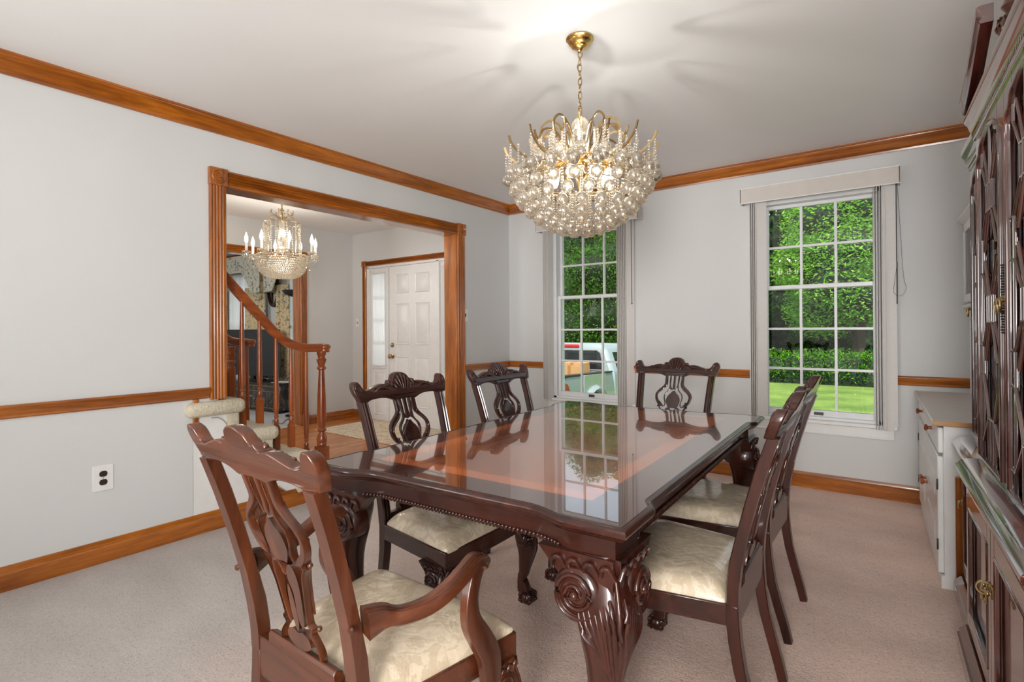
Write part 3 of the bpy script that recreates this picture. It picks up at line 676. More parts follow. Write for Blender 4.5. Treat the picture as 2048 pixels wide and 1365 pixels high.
# upper doors: arched top, glass, fretwork
def arch_door(a,b,z0,z1,p,hq):
    w=b-a; f=.045; g0,g1=a+f,b-f; c=(a+b)/2; zs=z1-.17
    half=(g1-g0)/2
    # arch of the opening: shoulder, ogee, peak
    ar=[(1.0,zs),(1.0,zs+.045),(.95,zs+.070),(.84,zs+.083),(.74,zs+.086),(.70,zs+.092),(.66,zs+.108),(.52,zs+.121),(.34,zs+.128),(.2,zs+.134),(0,zs+.138)]
    right=[(c+half*u,z) for u,z in ar]; left=[(c-half*u,z) for u,z in ar][::-1]
    opening=[(g1,z0+f)]+right+left[1:]+[(g0,z0+f)]
    mb=flat_shape([(a,z0),(b,z0),(b,z1),(a,z1)],[opening[::-1]],.022,.002)
    mb.v=[(p+.011+y,x,z) for x,y,z in mb.v]
    d=obj('upper_door',cl(mb),MZ,cc)
    m=MB(); P_=[(p-.003,q,z) for q,z in crom(opening,2,True)]
    m.sweep([(p-.001,q,z) for q,z in opening],[(-.0065,-.004),(.0065,-.004),(.0055,.003),(.002,.0065),(-.002,.0065),(-.0055,.003)],ups=(-1,0,0),closed=True)
    obj('bead_molding',cl(m),MZ,d,smooth=50)
    obj('glass_pane',cl(pb((p+.016,p+.018,a+.03,b-.03,z0+.03,z1-.03))),M['cabglass'],d,smooth=0)
    # fretwork
    m=MB(); H=zs-(z0+f); L=[]
    def ln(*pts): L.append([(c+u*half,z0+f+v*H) for u,v in pts])
    e=.72; n=.26
    for s_ in (1,-1):
        ln((s_*1,.06),(s_*e,.06),(s_*e,.06),(s_*n,.155)); 
        ln((s_*n,-.0),(s_*n,.155))
        ln((s_*e,.0),(s_*e,.06),(s_*e,.0))
        ln((s_*1,.30),(s_*.72,.30),(s_*.72,.30),(s_*.50,.24),(s_*.26,.155))
        ln((s_*e,.06),(s_*.72,.30))
        ln((s_*.72,.30),(s_*.72,.40),(s_*1,.40)); ln((s_*.72,.40),(s_*.30,.485),(s_*.30,.575),(s_*.72,.66),(s_*1,.66))
        ln((s_*.72,.66),(s_*.72,.78),(s_*1,.78)); ln((s_*.72,.78),(s_*.30,.865),(s_*.30,.955),(s_*.72,1.04),(s_*.70,1.22))
        ln((s_*.50,.35),(s_*.12,.485),(s_*.12,.575),(s_*.50,.70)); ln((s_*.50,.74),(s_*.12,.865),(s_*.12,.955),(s_*.50,1.09))
        ln((0,.42),(s_*.5,.35)) if False else None
        ln((s_*.72,.66),(s_*.72,.40))
    for v in (.155,.485,.575,.865,.955): ln((-.30,v),(.30,v))
    ln((0,.155),(0,.0)); ln((0,.955),(.0,1.30))
    for l in L:
        if l is None: continue
        for A_,B_ in zip(l,l[1:]):
            if abs(A_[0]-B_[0])+abs(A_[1]-B_[1])<1e-5: continue
            m.sweep([(p+.004,A_[0],A_[1]),(p+.004,B_[0],B_[1])],[(-.0036,-.004),(.0036,-.004),(.0036,.001),(.0015,.0045),(-.0015,.0045),(-.0036,.001)],ups=(-1,0,0))
    obj('fretwork',cl(m),MZ,d)
    ring_pull(p-.002,hq,1.245,d,1.25)
    m=MB()
    for k in range(26):
        z=1.155+.19*k/25; m.sphere((p-.003,hq+.004*sin(k*1.3),z),.0036,6,4)
    obj('pierced_backplate',cl(m),M['dark_metal'],d)
    return d
tg=NT('cabinet_glass'); g_=tg.n('ShaderNodeBsdfGlossy'); g_.inputs['Roughness'].default_value=.01; tp_=tg.n('ShaderNodeBsdfTransparent'); tp_.inputs[0].default_value=(.82,.88,.86,1)
fr_=tg.n('ShaderNodeFresnel'); fr_.inputs[0].default_value=1.9; mx_=tg.n('ShaderNodeMixShader'); tg.l(fr_.outputs[0],mx_.inputs[0]); tg.l(tp_.outputs[0],mx_.inputs[1]); tg.l(g_.outputs[0],mx_.inputs[2]); tg.l(mx_.outputs[0],tg.out.inputs[0]); M['cabglass']=tg.m
for (q0,q1,pl,pp,pu,pc) in SEC:
    if q1-q0>.6:
        arch_door(q0+.02,(q0+q1)/2-.001,.685,1.84,pu,(q0+q1)/2-.022); arch_door((q0+q1)/2+.001,q1-.02,.685,1.84,pu,(q0+q1)/2+.022)
    else: arch_door(q0+.012,q1-.012,.685,1.84,pu,(q1-.04 if q0>2 else q0+.04))
M['mirror']=plain('mirror',(.75,.78,.77,1),.03,metal=1)
obj('mirror_back',cl(pb((.675,.682,1.02,2.96,.73,1.84))),M['mirror'],cc)
for z in (1.08,1.45):
    obj('glass_shelf',cl(pb((.37,.67,1.02,2.96,z,z+.007))),M['cabglass'],cc,smooth=0)
# broken pediment
def pediment(sign):
    m=MB(); q_=lambda d: 1.99+sign*d
    prof=[(0,0),(.030,0),(.034,.010),(.024,.018),(.030,.030),(.038,.040),(.040,.056),(.030,.060),(0,.060)]
    pts=crom([(.51,1.932),(.44,1.948),(.33,1.985),(.22,2.035),(.14,2.072),(.115,2.080)],4); n=len(prof); vs=[]
    for d,z in pts:
        for a,b in prof: vs.append((.296-a,q_(d),z+b*.9))
    fs=[(i*n+k,i*n+(k+1)%n,(i+1)*n+(k+1)%n,(i+1)*n+k) for i in range(len(pts)-1) for k in range(n)]
    fs+=[tuple(range(n)),tuple((len(pts)-1)*n+k for k in range(n))]
    m.add(vs,fs); o=obj('raking_cornice',cl(m),MY,cc)
    m=MB(); poly=[(q_(.50),1.93),(q_(.10),1.93),(q_(.10),2.06)]+[(q_(d),z+.004) for d,z in pts[::-1]]
    m.prism(poly,.318,.33,'yz'); obj('pediment_board',cl(m),MZ,cc)
    m=MB()
    for k in range(7):
        d=.14+.05*k; z=2.03-.20*(d-.12)/.4-.01
        m.tube([(.31,q_(d),1.93),(.31,q_(d+.03),(1.93+max(z,1.95))/2),(.31,q_(d),max(z,1.95))],.004,5)
        m.tube([(.31,q_(d),1.93),(.31,q_(d-.03),(1.93+max(z,1.95))/2),(.31,q_(d),max(z,1.95))],.004,5)
    obj('pierced_fret',cl(m),M['arm_z'],cc)
pediment(1); pediment(-1)
m=MB(); m.box(.29,.35,1.95,2.03,1.93,1.955)
m.lathe([(.016,0),(.012,.012),(.020,.02),(.032,.035),(.036,.055),(.028,.075),(.014,.085),(.018,.092),(.026,.105),(.018,.125),(.008,.14),(.012,.150),(.006,.165),(.0001,.17)],18,(.32,1.99,1.955))
for k in range(14):
    a=2*PI*k/14; m.tube([(.32+.018*cos(a),1.99+.018*sin(a),1.975),(.32+.036*cos(a),1.99+.036*sin(a),2.002),(.32+.030*cos(a),1.99+.030*sin(a),2.028)],.004,5)
obj('finial',cl(m),M['arm_z'],cc,smooth=50)

# glassware on the cabinet shelves
def glassware(p,q,z,kind,lab):
    c,s=cos(TH),sin(TH); m=MB()
    if kind=='goblet': prof=[(.0001,0),(.028,.001),(.030,.004),(.006,.010),(.004,.06),(.010,.068),(.030,.09),(.034,.12),(.030,.15),(.028,.15),(.031,.12),(.027,.092),(.0001,.074)]
    else: prof=[(.0001,0),(.035,0),(.040,.01),(.075,.05),(.085,.075),(.082,.075),(.071,.052),(.036,.014),(.0001,.012)]
    m.lathe(prof,16); o=obj(kind,m,M['crystal'] if kind=='goblet' else M['white']); o.location=(c*p-s*q,s*p+c*q,z); tag(o,lab,'goblet' if kind=='goblet' else 'bowl','glassware inside the china cabinet'); return o
for i,q in enumerate((2.08,2.17,2.26,2.35)):
    glassware(.50,q,1.087,'goblet','clear stemmed goblet on the lower glass shelf of china cabinet')
glassware(.48,2.12,.7305,'bowl','white china bowl on the floor of the china cabinet upper case')
for i,q in enumerate((2.10,2.22,2.34)):
    glassware(.52,q,1.457,'goblet','clear stemmed goblet on the upper glass shelf of china cabinet')

# ================================================================= TABLE LEAF between the cabinets
tl,_=frame_root('table_leaf',.40,3.0,'plain brown wooden table leaf standing between white cabinet and china cabinet','table leaf')
m=MB(); m.box(.285,.52,3.012,3.030,0,.512); obj('leaf_board',cl(m,.40,3.0),M['trim_z'],tl,bevel=.003)
m=MB(); m.box(.2835,.2865,3.010,3.032,.002,.510); obj('edge_banding',cl(m,.40,3.0),M['rail_z'],tl)

# ================================================================= WHITE CABINET
wc,(WP,WQ)=frame_root('sideboard',.45,3.68,'white painted low cabinet with drawers, doors and wooden knobs','sideboard')
WM=M['white']; q0,q1=3.045,4.325
obj('carcass',cl(pb((.247,.70,q0,q1,.0,.728)),WP,WQ),WM,wc,bevel=.002)
m=MB(); m.box(.205,.71,q0-.02,q1+.02,.728,.752); top=obj('worktop',cl(m,WP,WQ),plain('pale_worktop',srgb(205,200,194),.35),wc,bevel=.006)
m=MB(); m.box(.208,.71,q0-.026,q0-.019,.7285,.7515); obj('edge_strip',cl(m,WP,WQ),plain('tan_edge',srgb(178,130,78),.4),top,bevel=.003)
mid=(q0+q1)/2
def wknob(p,q,z,par):
    m=MB(); m.lathe([(.009,0),(.007,-.006),(.008,-.014),(.016,-.020),(.017,-.026),(.011,-.031),(.0001,-.032)],14,(p,q,z),'x'); obj('knob',cl(m,WP,WQ),M['rail_x'],par)
for a,b in ((q0+.02,mid-.003),(mid+.003,q1-.02)):
    m=pb((.228,.248,a,b,.60,.715)); d=obj('drawer',cl(m,WP,WQ),WM,wc,bevel=.006,bseg=3); wknob(.228,(a+b)/2,.665,d)
    m=MB(); z0_,z1_=.06,.585
    m.box(.226,.248,a,b,z0_,z1_); d=obj('door',cl(m,WP,WQ),WM,wc,bevel=.006,bseg=3)
    for (za,zb) in ((.13,.30),(.35,.52)):
        pn=MB(); L=[(a+.07,za,b-.07,zb,.2262),(a+.078,za+.008,b-.078,zb-.008,.232),(a+.09,za+.02,b-.09,zb-.02,.231),(a+.115,za+.045,b-.115,zb-.045,.221)]
        vs=[];fs=[]
        for (p_,q_,r_,s_,h_) in L: vs+=[(h_,p_,q_),(h_,r_,q_),(h_,r_,s_),(h_,p_,s_)]
        for i in range(3):
            for k in range(4): fs.append((i*4+k,i*4+(k+1)%4,i*4+4+(k+1)%4,i*4+4+k))
        fs.append((12,13,14,15)); pn.add(vs,fs); obj('raised_panel',cl(pn,WP,WQ),WM,d,smooth=20)
    wknob(.226,(b-.045 if a<mid-.1 else a+.045),.33,d)
    for z in (.46,.19):
        hq=a-.006 if a<mid-.1 else b+.006
        m=MB(); m.lathe([(.0035,-.024),(.0035,.024)],8,(.2245,hq,z)); h2=hq+(.016 if a<mid-.1 else -.016); m.box(.2245,.2268,min(hq,h2),max(hq,h2),z-.022,z+.022)
        obj('hinge',cl(m,WP,WQ),M['dark_metal'],d,bevel=.002)
obj('toe_board',cl(pb((.236,.25,q0,q1,0,.055)),WP,WQ),WM,wc)
wh,(HP,HQ)=frame_root('wall_cabinet',.58,3.70,'white glass-door hutch cabinet above the white sideboard','cabinet')
wh.location.z=.752
def hl(mb): mb.v=[(x-HP,y-HQ,z-.752) for x,y,z in mb.v]; return mb
obj('cabinet_box',hl(pb((.475,.70,3.10,4.36,1.30,1.315),(.475,.70,3.10,4.36,1.80,1.82),(.475,.70,3.10,3.12,1.30,1.82),(.475,.70,4.34,4.36,1.30,1.82),(.685,.70,3.10,4.36,1.30,1.82))),WM,wh,bevel=.002)
m=MB(); m.box(.452,.70,3.08,4.375,1.285,1.302); obj('bottom_molding',hl(m),WM,wh,bevel=.006)
m=MB(); m.prism([(.475,1.80),(.430,1.835),(.430,1.845),(.70,1.845),(.70,1.80)],3.07,4.385,'xz'); obj('crown',hl(m),WM,wh)
obj('side_support',hl(pb((.485,.70,4.325,4.345,.7525,1.30),(.485,.70,3.115,3.135,.7525,1.30),(.69,.70,3.115,4.345,.7525,1.30))),WM,wh)
for a,b in ((3.12,3.725),(3.731,4.34)):
    m=pb((.455,.475,a,a+.05,1.315,1.80),(.455,.475,b-.05,b,1.315,1.80),(.455,.475,a,b,1.315,1.365),(.455,.475,a,b,1.75,1.80)); d=obj('door',hl(m),WM,wh,bevel=.004)
    obj('glass_pane',hl(pb((.464,.467,a+.04,b-.04,1.36,1.755))),M['cabglass'],d,smooth=0)
    m=MB(); kq=(b-.025 if a<3.5 else a+.025); m.tube([(.455,kq,1.49),(.440,kq,1.495),(.438,kq,1.52),(.440,kq,1.545),(.455,kq,1.55)],.004,6); obj('door_pull',hl(m),M['rail_x'],d)
# ================================================================= carved cabriole leg
def supell(n=16,e=.72):
    out=[]
    for k in range(n):
        a=2*PI*k/n; c,s=cos(a),sin(a); out.append((math.copysign(abs(c)**e,c),math.copysign(abs(s)**e,s)))
    return out
def spiral(c,R,r0,turns,face,dirn,start,n=34,lift=0):
    """spiral polyline on a vertical face; face = (origin fn mapping (u,v,h)->xyz)"""
    P_=[];rs=[]
    for i in range(n+1):
        t=i/n; a=start+dirn*turns*2*PI*t; r=R*(1-t)**.9+r0*t
        P_.append(face(c[0]+r*cos(a),c[1]+r*sin(a),lift+.004*t)); rs.append((.16*(1-t)+.11*t)*R+.001)
    return P_,rs
def cabriole(top,s,sx,sy,carve=1.0,up=None):
    """leg whose block top is at z=top; s scale; (sx,sy) outward signs. origin: block centre. returns MB"""
    m=MB(); k=s
    dx,dy=sx*.7071,sy*.7071
    keys=[(top,0,.050),(top-.05*k,.004,.052),(top-.10*k,.018,.056),(top-.15*k,.024,.052),(top-.21*k,.018,.040),(top-.29*k,.006,.030)]
    low=[(.36,-.006,.0245),(.24,-.012,.0215),(.17,-.010,.0210),(.13,-.003,.0235),(.105,.007,.028),(.08,.014,.031)]
    f=(top-.29*k)/.40
    keys+= [(z*f if z>.13 else z*k**.5*.95,o,r) for z,o,r in low]
    keys=[(z,o,r) for z,o,r in keys]
    pts=crom([(z,o*k,r*k) for z,o,r in keys],3)
    P_=[(dx*o,dy*o,z) for z,o,r in pts]
    m.sweep(P_,supell(),ups=(1,0,0),scales=[r for z,o,r in pts])
    # ball and claw
    R=.036*k if k>1 else .031; bc=Vector((dx*.026*k,dy*.026*k,R*1.02))
    m.sphere(bc,R,16,10,(1,1,.98))
    for a in (0,PI/2,PI,3*PI/2):
        a0=math.atan2(dy,dx)+a
        P_=[]
        for ph,rr in ((1.35,1.02),(1.0,1.10),(.6,1.16),(.2,1.12),(-.25,1.14),(-.75,1.05)):
            P_.append(bc+Vector((cos(a0)*cos(ph),sin(a0)*cos(ph),sin(ph)))*R*rr)
        P_=crom(P_,3); n=len(P_); m.tube(P_,[R*(.24+.06*sin(i*1.1))*(1 if i<n-3 else .6) for i in range(n)],7)
    c=MB()
    if carve:
        zc=top-.070*k
        def surf(z):
            for (za,oa,ra),(zb,ob,rb_) in zip(keys,keys[1:]):
                if zb<=z<=za:
                    f_=(z-zb)/max(za-zb,1e-6); return (ob+(oa-ob)*f_)*.7071*k+(rb_+(ra-rb_)*f_)*k*.97, (ob+(oa-ob)*f_)*k, (rb_+(ra-rb_)*f_)*k
            return .05*k,0,.05*k
        for axis in (0,1):
            def face(u,v,h,axis=axis):
                d,o_,r_=surf(v); d=min(d,.066*k)+h
                e=surf(zc)[0]-u
                return (sx*e,sy*d,v) if axis==0 else (sx*d,sy*e,v)
            def flatf(u,v,h,axis=axis):
                d=.058*k+h; e=surf(zc)[0]-u
                return (sx*e,sy*d,v) if axis==0 else (sx*d,sy*e,v)
            cu=.088*k; R0=.050*k
            mb=MB(); mb.lathe([(.0001,.010*k),(R0*.55,.010*k),(R0*.85,.007*k),(R0,.0),(R0,-.040*k),(.0001,-.04*k)],24,(0,0,0),'y')
            cc_=flatf(cu,zc-.004*k,-.002*k)
            if axis==0: Mx=Matrix.Translation(cc_)@(Matrix.Identity(4) if sy>0 else Matrix.Rotation(PI,4,'Z'))
            else: Mx=Matrix.Translation(cc_)@Matrix.Rotation(-PI/2 if sx>0 else PI/2,4,'Z')
            c.merge(mb,Mx)
            for (RR,tw,ww) in ((.047,2.1,.105),(.039,1.6,.06)):
                P_,rs=spiral((cu,zc-.004*k),RR*k,.005*k,tw,flatf,1,-2.4 if RR>.045 else -1.7,n=40,lift=.007*k); c.tube(P_,[q*ww/.16 for q in rs],6)
            c.sphere(flatf(cu,zc-.004*k,.012*k),.009*k,10,6)
            # acanthus fronds flowing down from the scroll to the arris
            for j in range(7 if k>1 else 0):
                u0=(.070-.010*j)*k; z0=zc-.036*k+.006*j*k; z1=top-(.20+.024*j)*k
                P_=crom([face(u0+.012*k,z0,-.002*k),face(u0,z0-.035*k,.001*k),face(.6*u0+.004*k,(z0+z1)/2-.01*k,.0),face(.30*u0+.004*k,z1,-.004*k)],4)
                n=len(P_); c.tube(P_,[(.0052*sin(PI*(.2+.75*i/n))+.0008)*k for i in range(n)],6)
                e_=Vector(P_[-1]); c.tube([e_,e_+Vector((0,0,-.006*k)),e_+Vector((-sx*.004*k if axis==0 else 0,-sy*.004*k if axis else 0,-.004*k))],.003*k,5)
            for j in range(4):
                u0=(.012+.034*j)*k
                P_=crom([flatf(u0,top-.034*k,-.006*k),flatf(u0+.010*k,top-.014*k,.0),flatf(u0+.024*k,top-.016*k,.001*k),flatf(u0+.028*k,top-.032*k,-.003*k)],3); c.tube(P_,.0052*k,6)
            w=MB()
            poly=[(.02,top),(.02,top-.12*k),(.06*k+.02,top-.125*k),(.10*k+.02,top-.095*k),(.115*k+.02,top-.045*k),(.14*k+.02,top-.020*k),(.16*k+.02,top)]
            a_=[flatf(u,v,-.004*k) for u,v in poly]; b_=[flatf(u,v,-.040*k) for u,v in poly]; n=len(a_)
            w.add(a_+b_,[tuple(range(n)),tuple(range(2*n-1,n-1,-1))]+[(i,(i+1)%n,n+(i+1)%n,n+i) for i in range(n)]); m.merge(w)
        for j in range(5):
            t=(j-2)/2
            def ar(z,h_):
                d,o_,r_=surf(z); q=(o_+r_*1.10*(1-.10*abs(t)))+h_; w_=r_*.55
                return (sx*(q*.7071-(w_*max(t,0))+.0), sy*(q*.7071-(w_*max(-t,0))), z)
            P_=crom([ar(top-.035*k,.002*k),ar(top-.09*k,.003*k),ar(top-.15*k,.003*k),ar(top-.22*k,.003*k),ar(top-(.33-.03*abs(t))*k,.001)],4); n=len(P_)
            c.tube(P_,[(.0055*sin(PI*(.25+.72*i/n))+.001)*k for i in range(n)],6)
    return m,c

# ================================================================= DINING TABLE
ZT=.728; hx,hy=.56,.905
def outline():
    j=.024; S_=lambda t:.5-.5*cos(PI*t)
    q=[(hx-j,0),(hx-j,hy-.40)]+[(hx-j+j*S_(i/8),hy-.245+.06*i/8) for i in range(9)]+[(hx,hy-.05),(hx,hy),(hx-.06,hy)]
    q+=[(hx-.155-.13*i/8,hy-.034*S_(i/8)) for i in range(9)]+[(hx-.40,hy-.034),(0,hy-.034)]
    a=q; b=[(-x,y) for x,y in q[::-1][1:]]; c=[(-x,-y) for x,y in q[1:]]; d=[(x,-y) for x,y in q[::-1][1:-1]]
    return a+b+c+d
OUT=outline()
def inset(P_,d):
    n=len(P_); r=[]
    for i in range(n):
        a,b,c=Vector(P_[i-1]),Vector(P_[i]),Vector(P_[(i+1)%n])
        t1=(b-a).normalized(); t2=(c-b).normalized(); nn=Vector((-(t1.y+t2.y),t1.x+t2.x)).normalized()
        k=max(nn.dot(Vector((-t1.y,t1.x))),.6); r.append(tuple(b+nn*d/k))
    return r
def stack(prof,cap0=True,cap1=True):
    m=MB(); n=len(OUT); vs=[]
    for d,z in prof:
        for x,y in inset(OUT,d): vs.append((x,y,z))
    fs=[(i*n+k,i*n+(k+1)%n,(i+1)*n+(k+1)%n,(i+1)*n+k) for i in range(len(prof)-1) for k in range(n)]
    if cap0: fs.append(tuple(range(n-1,-1,-1)))
    if cap1: fs.append(tuple((len(prof)-1)*n+k for k in range(n)))
    m.add(vs,fs); return m
tab=empty('dining_table',(-1.088,1.962,0),math.radians(2.3),'polished mahogany dining table with banded glossy top under the crystal chandelier','dining table')
# tabletop material
t=NT('banded_table_top'); tc=t.n('ShaderNodeTexCoord'); sx=t.n('ShaderNodeSeparateXYZ'); t.l(tc.outputs['Object'],sx.inputs[0])
dxn=t.math('SUBTRACT',hx,t.math('ABSOLUTE',sx.outputs[0])); dyn=t.math('SUBTRACT',hy,t.math('ABSOLUTE',sx.outputs[1]))
dmin=t.math('MINIMUM',dxn,dyn)
n1=t.noise(t.coords((2.2,1.1,1)),1.6,5,.6,2.2); n2=t.noise(t.coords((60,2,1)),1,3); n3=t.noise(t.coords((2,60,1)),1,3)
flame=t.ramp(n1,[(.25,srgb(92,38,12)),(.42,srgb(134,62,20)),(.58,srgb(168,88,32)),(.8,srgb(112,48,16))])
flame=t.mix(.35,flame,t.ramp(n2,[(.3,(.45,.4,.35,1)),(.7,(1,1,1,1))]),'MULTIPLY')
band=t.mix(.4,srgb(196,104,52),t.ramp(n3,[(.3,(.5,.42,.35,1)),(.65,(1,1,1,1))]),'MULTIPLY')
border=t.mix(.35,srgb(74,27,14),t.ramp(n2,[(.3,(.5,.45,.4,1)),(.7,(1,1,1,1))]),'MULTIPLY')
m1=t.math('GREATER_THAN',dmin,.155); m2=t.math('GREATER_THAN',dmin,.215)
dv=t.math('MULTIPLY',t.math('GREATER_THAN',t.math('ABSOLUTE',t.math('SUBTRACT',t.math('ABSOLUTE',sx.outputs[1]),.30)),.0012),1.0)
c=t.mix(m2,t.mix(m1,border,band),flame); c=t.mix(dv,(.01,.004,.002,1),c)
wv=t.noise(t.coords((1,1,1)),9,2,.5)
t.bsdf(c,.16,coat=1.0,coat_rough=.012,coat_ior=2.7,spec=.6,bump=t.bump(wv,.012,.01)); M['ttop']=t.m
top=stack([(.030,ZT-.034),(.020,ZT-.034),(.014,ZT-.031),(.012,ZT-.027),(.010,ZT-.0245),(.004,ZT-.021),(.0,ZT-.014),(.001,ZT-.007),(.005,ZT-.002),(.010,ZT+.0005),(.014,ZT+.0005),(.0165,ZT-.0015),(.020,ZT)],True,False)
ring_=inset(OUT,.020); k0=len(top.v); top.add([(x,y,ZT) for x,y in ring_]+[(0,0,ZT)],[(i,(i+1)%len(ring_),len(ring_)) for i in range(len(ring_))]); NF=len(top.f)-len(ring_)
tt=obj('tabletop',top,None,tab,smooth=40); tt.data.materials.append(M['ttop']); tt.data.materials.append(M['mah_y'])
for p in tt.data.polygons:
    if p.index<NF: p.material_index=1
    else: p.use_smooth=False
mb=stack([(.044,ZT-.030),(.044,ZT-.088)],True,False)
obj('apron',mb,M['mah_x'],tab)
mb=stack([(.042,ZT-.032),(.028,ZT-.033),(.032,ZT-.040),(.042,ZT-.044)],False,False); obj('cove_molding',mb,M['mah_x'],tab)
# gadroon (rope) molding along the lower edge of the apron
ring=inset(OUT,.040); per=0; n=len(ring); GM={}
for i in range(n):
    a=Vector(ring[i]); b=Vector(ring[(i+1)%n]); L=(b-a).length; t_=(b-a).normalized()
    while per<L:
        p=a+t_*per
        if not (abs(p.x)>hx-.19 and abs(p.y)>hy-.19):
            sd_=('x',p.x>0) if abs(p.x)>hx-.12 else ('y',p.y>0)
            m=GM.setdefault(sd_,MB())
            q=Vector((p.x,p.y,ZT-.088)); up=Vector((0,0,1))
            d=(Vector((t_.x,t_.y,0))*.6+up*.9).normalized()
            g_=1.0 if sd_[0]=='x' else .68; m.tube([q-d*.0115*g_,q-d*.006,q,q+d*.006,q+d*.0115*g_],[.002*g_,.0062*g_,.0072*g_,.0062*g_,.002*g_],6)
        per+=.0125
    per-=L
for m in GM.values(): obj('gadroon_molding',m,M['mah_z'],tab,smooth=60,fix=False)
for sx_ in (-1,1):
    for sy_ in (-1,1):
        cx_,cy_=sx_*(hx-.098),sy_*(hy-.098)
        m,cv=cabriole(ZT-.088,1.25,sx_,sy_)
        for q in (m,cv): q.v=[(x+cx_,y+cy_,z) for x,y,z in q.v]
        b=MB(); b.box(cx_-.052,cx_+.052,cy_-.052,cy_+.052,ZT-.10,ZT-.03); m.merge(b)
        lg=obj('leg',m,M['mah_z'],tab,smooth=50); obj('carving',cv,M['mah_z'],lg,smooth=60)

# ================================================================= DINING CHAIRS
def make_chair(name,label,arm=False,group=None):
    W='arm_' if arm else 'mah_'
    mz,my=M[W+'z'],M[W+'y']
    dep,wf,wr,su=(.405,.548,.420,.90) if arm else (.385,.553,.432,.93)
    r=empty(name,(0,0,0),0,label,'dining chair',group)
    rb=-dep/2
    prof=[(0,rb-.086),(.06,rb-.072),(.14,rb-.050),(.22,rb-.030),(.30,rb-.018),(.38,rb-.012),(.44,rb-.012),(.52,rb-.022),(.62,rb-.043),(.72,rb-.070),(.82,rb-.100),(.90,rb-.128),(.99,rb-.165)]
    def bx(z):
        for (a,p),(b,q) in zip(prof,prof[1:]):
            if a<=z<=b: return p+(q-p)*(z-a)/(b-a)
        return prof[-1][1]
    yS=lambda z: (wr/2-.018)+(su*.240-(wr/2-.018))*max(0,(z-.40))/.5
    sec=[(-.018,-.015),(.018,-.015),(.018,.011),(.013,.014),(.010,.010),(.006,.010),(.003,.014),(-.003,.014),(-.006,.010),(-.010,.010),(-.013,.014),(-.018,.011)]
    sec2=[(-.018,-.015),(.018,-.015),(.018,.015),(-.018,.015)]
    for s in (1,-1):
        zs=[.405,.46,.52,.6,.7,.8,.86,.887]
        m=MB(); m.sweep([(bx(z),s*yS(z),z) for z in zs],sec,ups=(1,0,0),scales=[(1.05,1.15)]*3+[(1,1)]*5); obj('back_post',m,mz,r,smooth=30)
        zs=[0,.06,.14,.22,.30,.36,.406]
        m=MB(); m.sweep([(bx(z),s*(yS(z)-.010*(1-z/.4)),z) for z in zs],sec2,ups=(1,0,0),scales=[(.85,.95),(.88,.98),(.92,1.0),(.96,1.05),(1.0,1.12),(1.05,1.15),(1.05,1.15)]); obj('leg',m,mz,r,bevel=.003)
        m,cv=cabriole(.350,.72,1,s); 
        for q in (m,cv): q.v=[(x+dep/2-.036,y+s*(wf/2-.036),z) for x,y,z in q.v]
        lg=obj('leg',m,mz,r,smooth=50); obj('carving',cv,mz,lg,smooth=60)
    # seat frame
    def quadring(x0,x1,yr0,yr1,yf0,yf1,z0,z1): pass
    m=MB(); z0,z1=.345,.405
    o=[(rb-.004,wr/2),(dep/2,wf/2),(dep/2,-wf/2),(rb-.004,-wr/2)]; t_=.024
    for s in (1,-1):
        m.prism([(rb,s*wr/2),(dep/2,s*wf/2),(dep/2,s*(wf/2-t_)),(rb,s*(wr/2-t_))],z0,z1)
    fr=[(dep/2,wf/2-.002)]+[(dep/2+.012*sin(PI*k/10),wf/2*(1-k/5)) for k in range(1,10)]+[(dep/2,-wf/2+.002)]
    m.prism(fr+[(dep/2-t_,-wf/2+.01),(dep/2-t_,wf/2-.01)],z0,z1)
    obj('seat_frame',m,my,r,bevel=.003)
    m=MB(); m.box(rb-.028,rb-.002,-(wr/2-.03),wr/2-.03,.345,.440)
    m.prism([(rb-.030,.436),(rb-.030,.462),(rb-.024,.470),(rb-.006,.462),(rb+.004,.440)],-.13,.13,'xz'); obj('rear_rail',m,my,r,bevel=.003)
    # cushion
    m=MB(); N=18; vs=[];fs=[]
    for i in range(N+1):
        for j in range(N+1):
            u=-1+2*i/N; v=-1+2*j/N
            uu=math.copysign(abs(u)**.8,u); vv=math.copysign(abs(v)**.8,v)
            x=rb+.004+(dep-.006)*(uu+1)/2; hw=(wr/2-.006)+(wf/2-wr/2)*(uu+1)/2
            if u<-.9 : hw-=.0
            y=vv*hw
            e=max(abs(u),abs(v)); h=(1-abs(u)**5)*(1-abs(v)**5)
            vs.append((x+.006*(1 if u==1 else 0),y,.404+.012+.043*(h**.55 if h>0 else 0)))
    n=N+1
    fs=[(i*n+j,(i+1)*n+j,(i+1)*n+j+1,i*n+j+1) for i in range(N) for j in range(N)]
    # skirt
    edge=[i*n for i in range(n)]+[(n-1)*n+j for j in range(1,n)]+[i*n+n-1 for i in range(n-2,-1,-1)]+[j for j in range(n-2,0,-1)]
    k0=len(vs)
    for e in edge: x,y,z=vs[e]; vs.append((x,y,.400))
    L=len(edge); fs+=[(edge[k],k0+k,k0+(k+1)%L,edge[(k+1)%L]) for k in range(L)]; m.add(vs,fs)
    cu=obj('seat_cushion',m,M['seat'],r,smooth=60)
    sd=cu.modifiers.new('s','SUBSURF'); sd.levels=1; sd.render_levels=1
    # splat
    oh=[(.060,.915),(.060,.87),(.061,.84),(.074,.818),(.097,.792),(.113,.765),(.117,.738),(.111,.712),(.097,.694),(.084,.683),(.089,.676),(.078,.664),(.069,.646),(.061,.62),(.055,.59),(.051,.565),(.050,.548),(.060,.540),(.060,.530),(.053,.523),(.066,.508),(.078,.492),(.082,.472),(.080,.455)]
    dz=-.030
    lift=lambda z: z+.028*max(0,1-abs(z-.73)/.16)
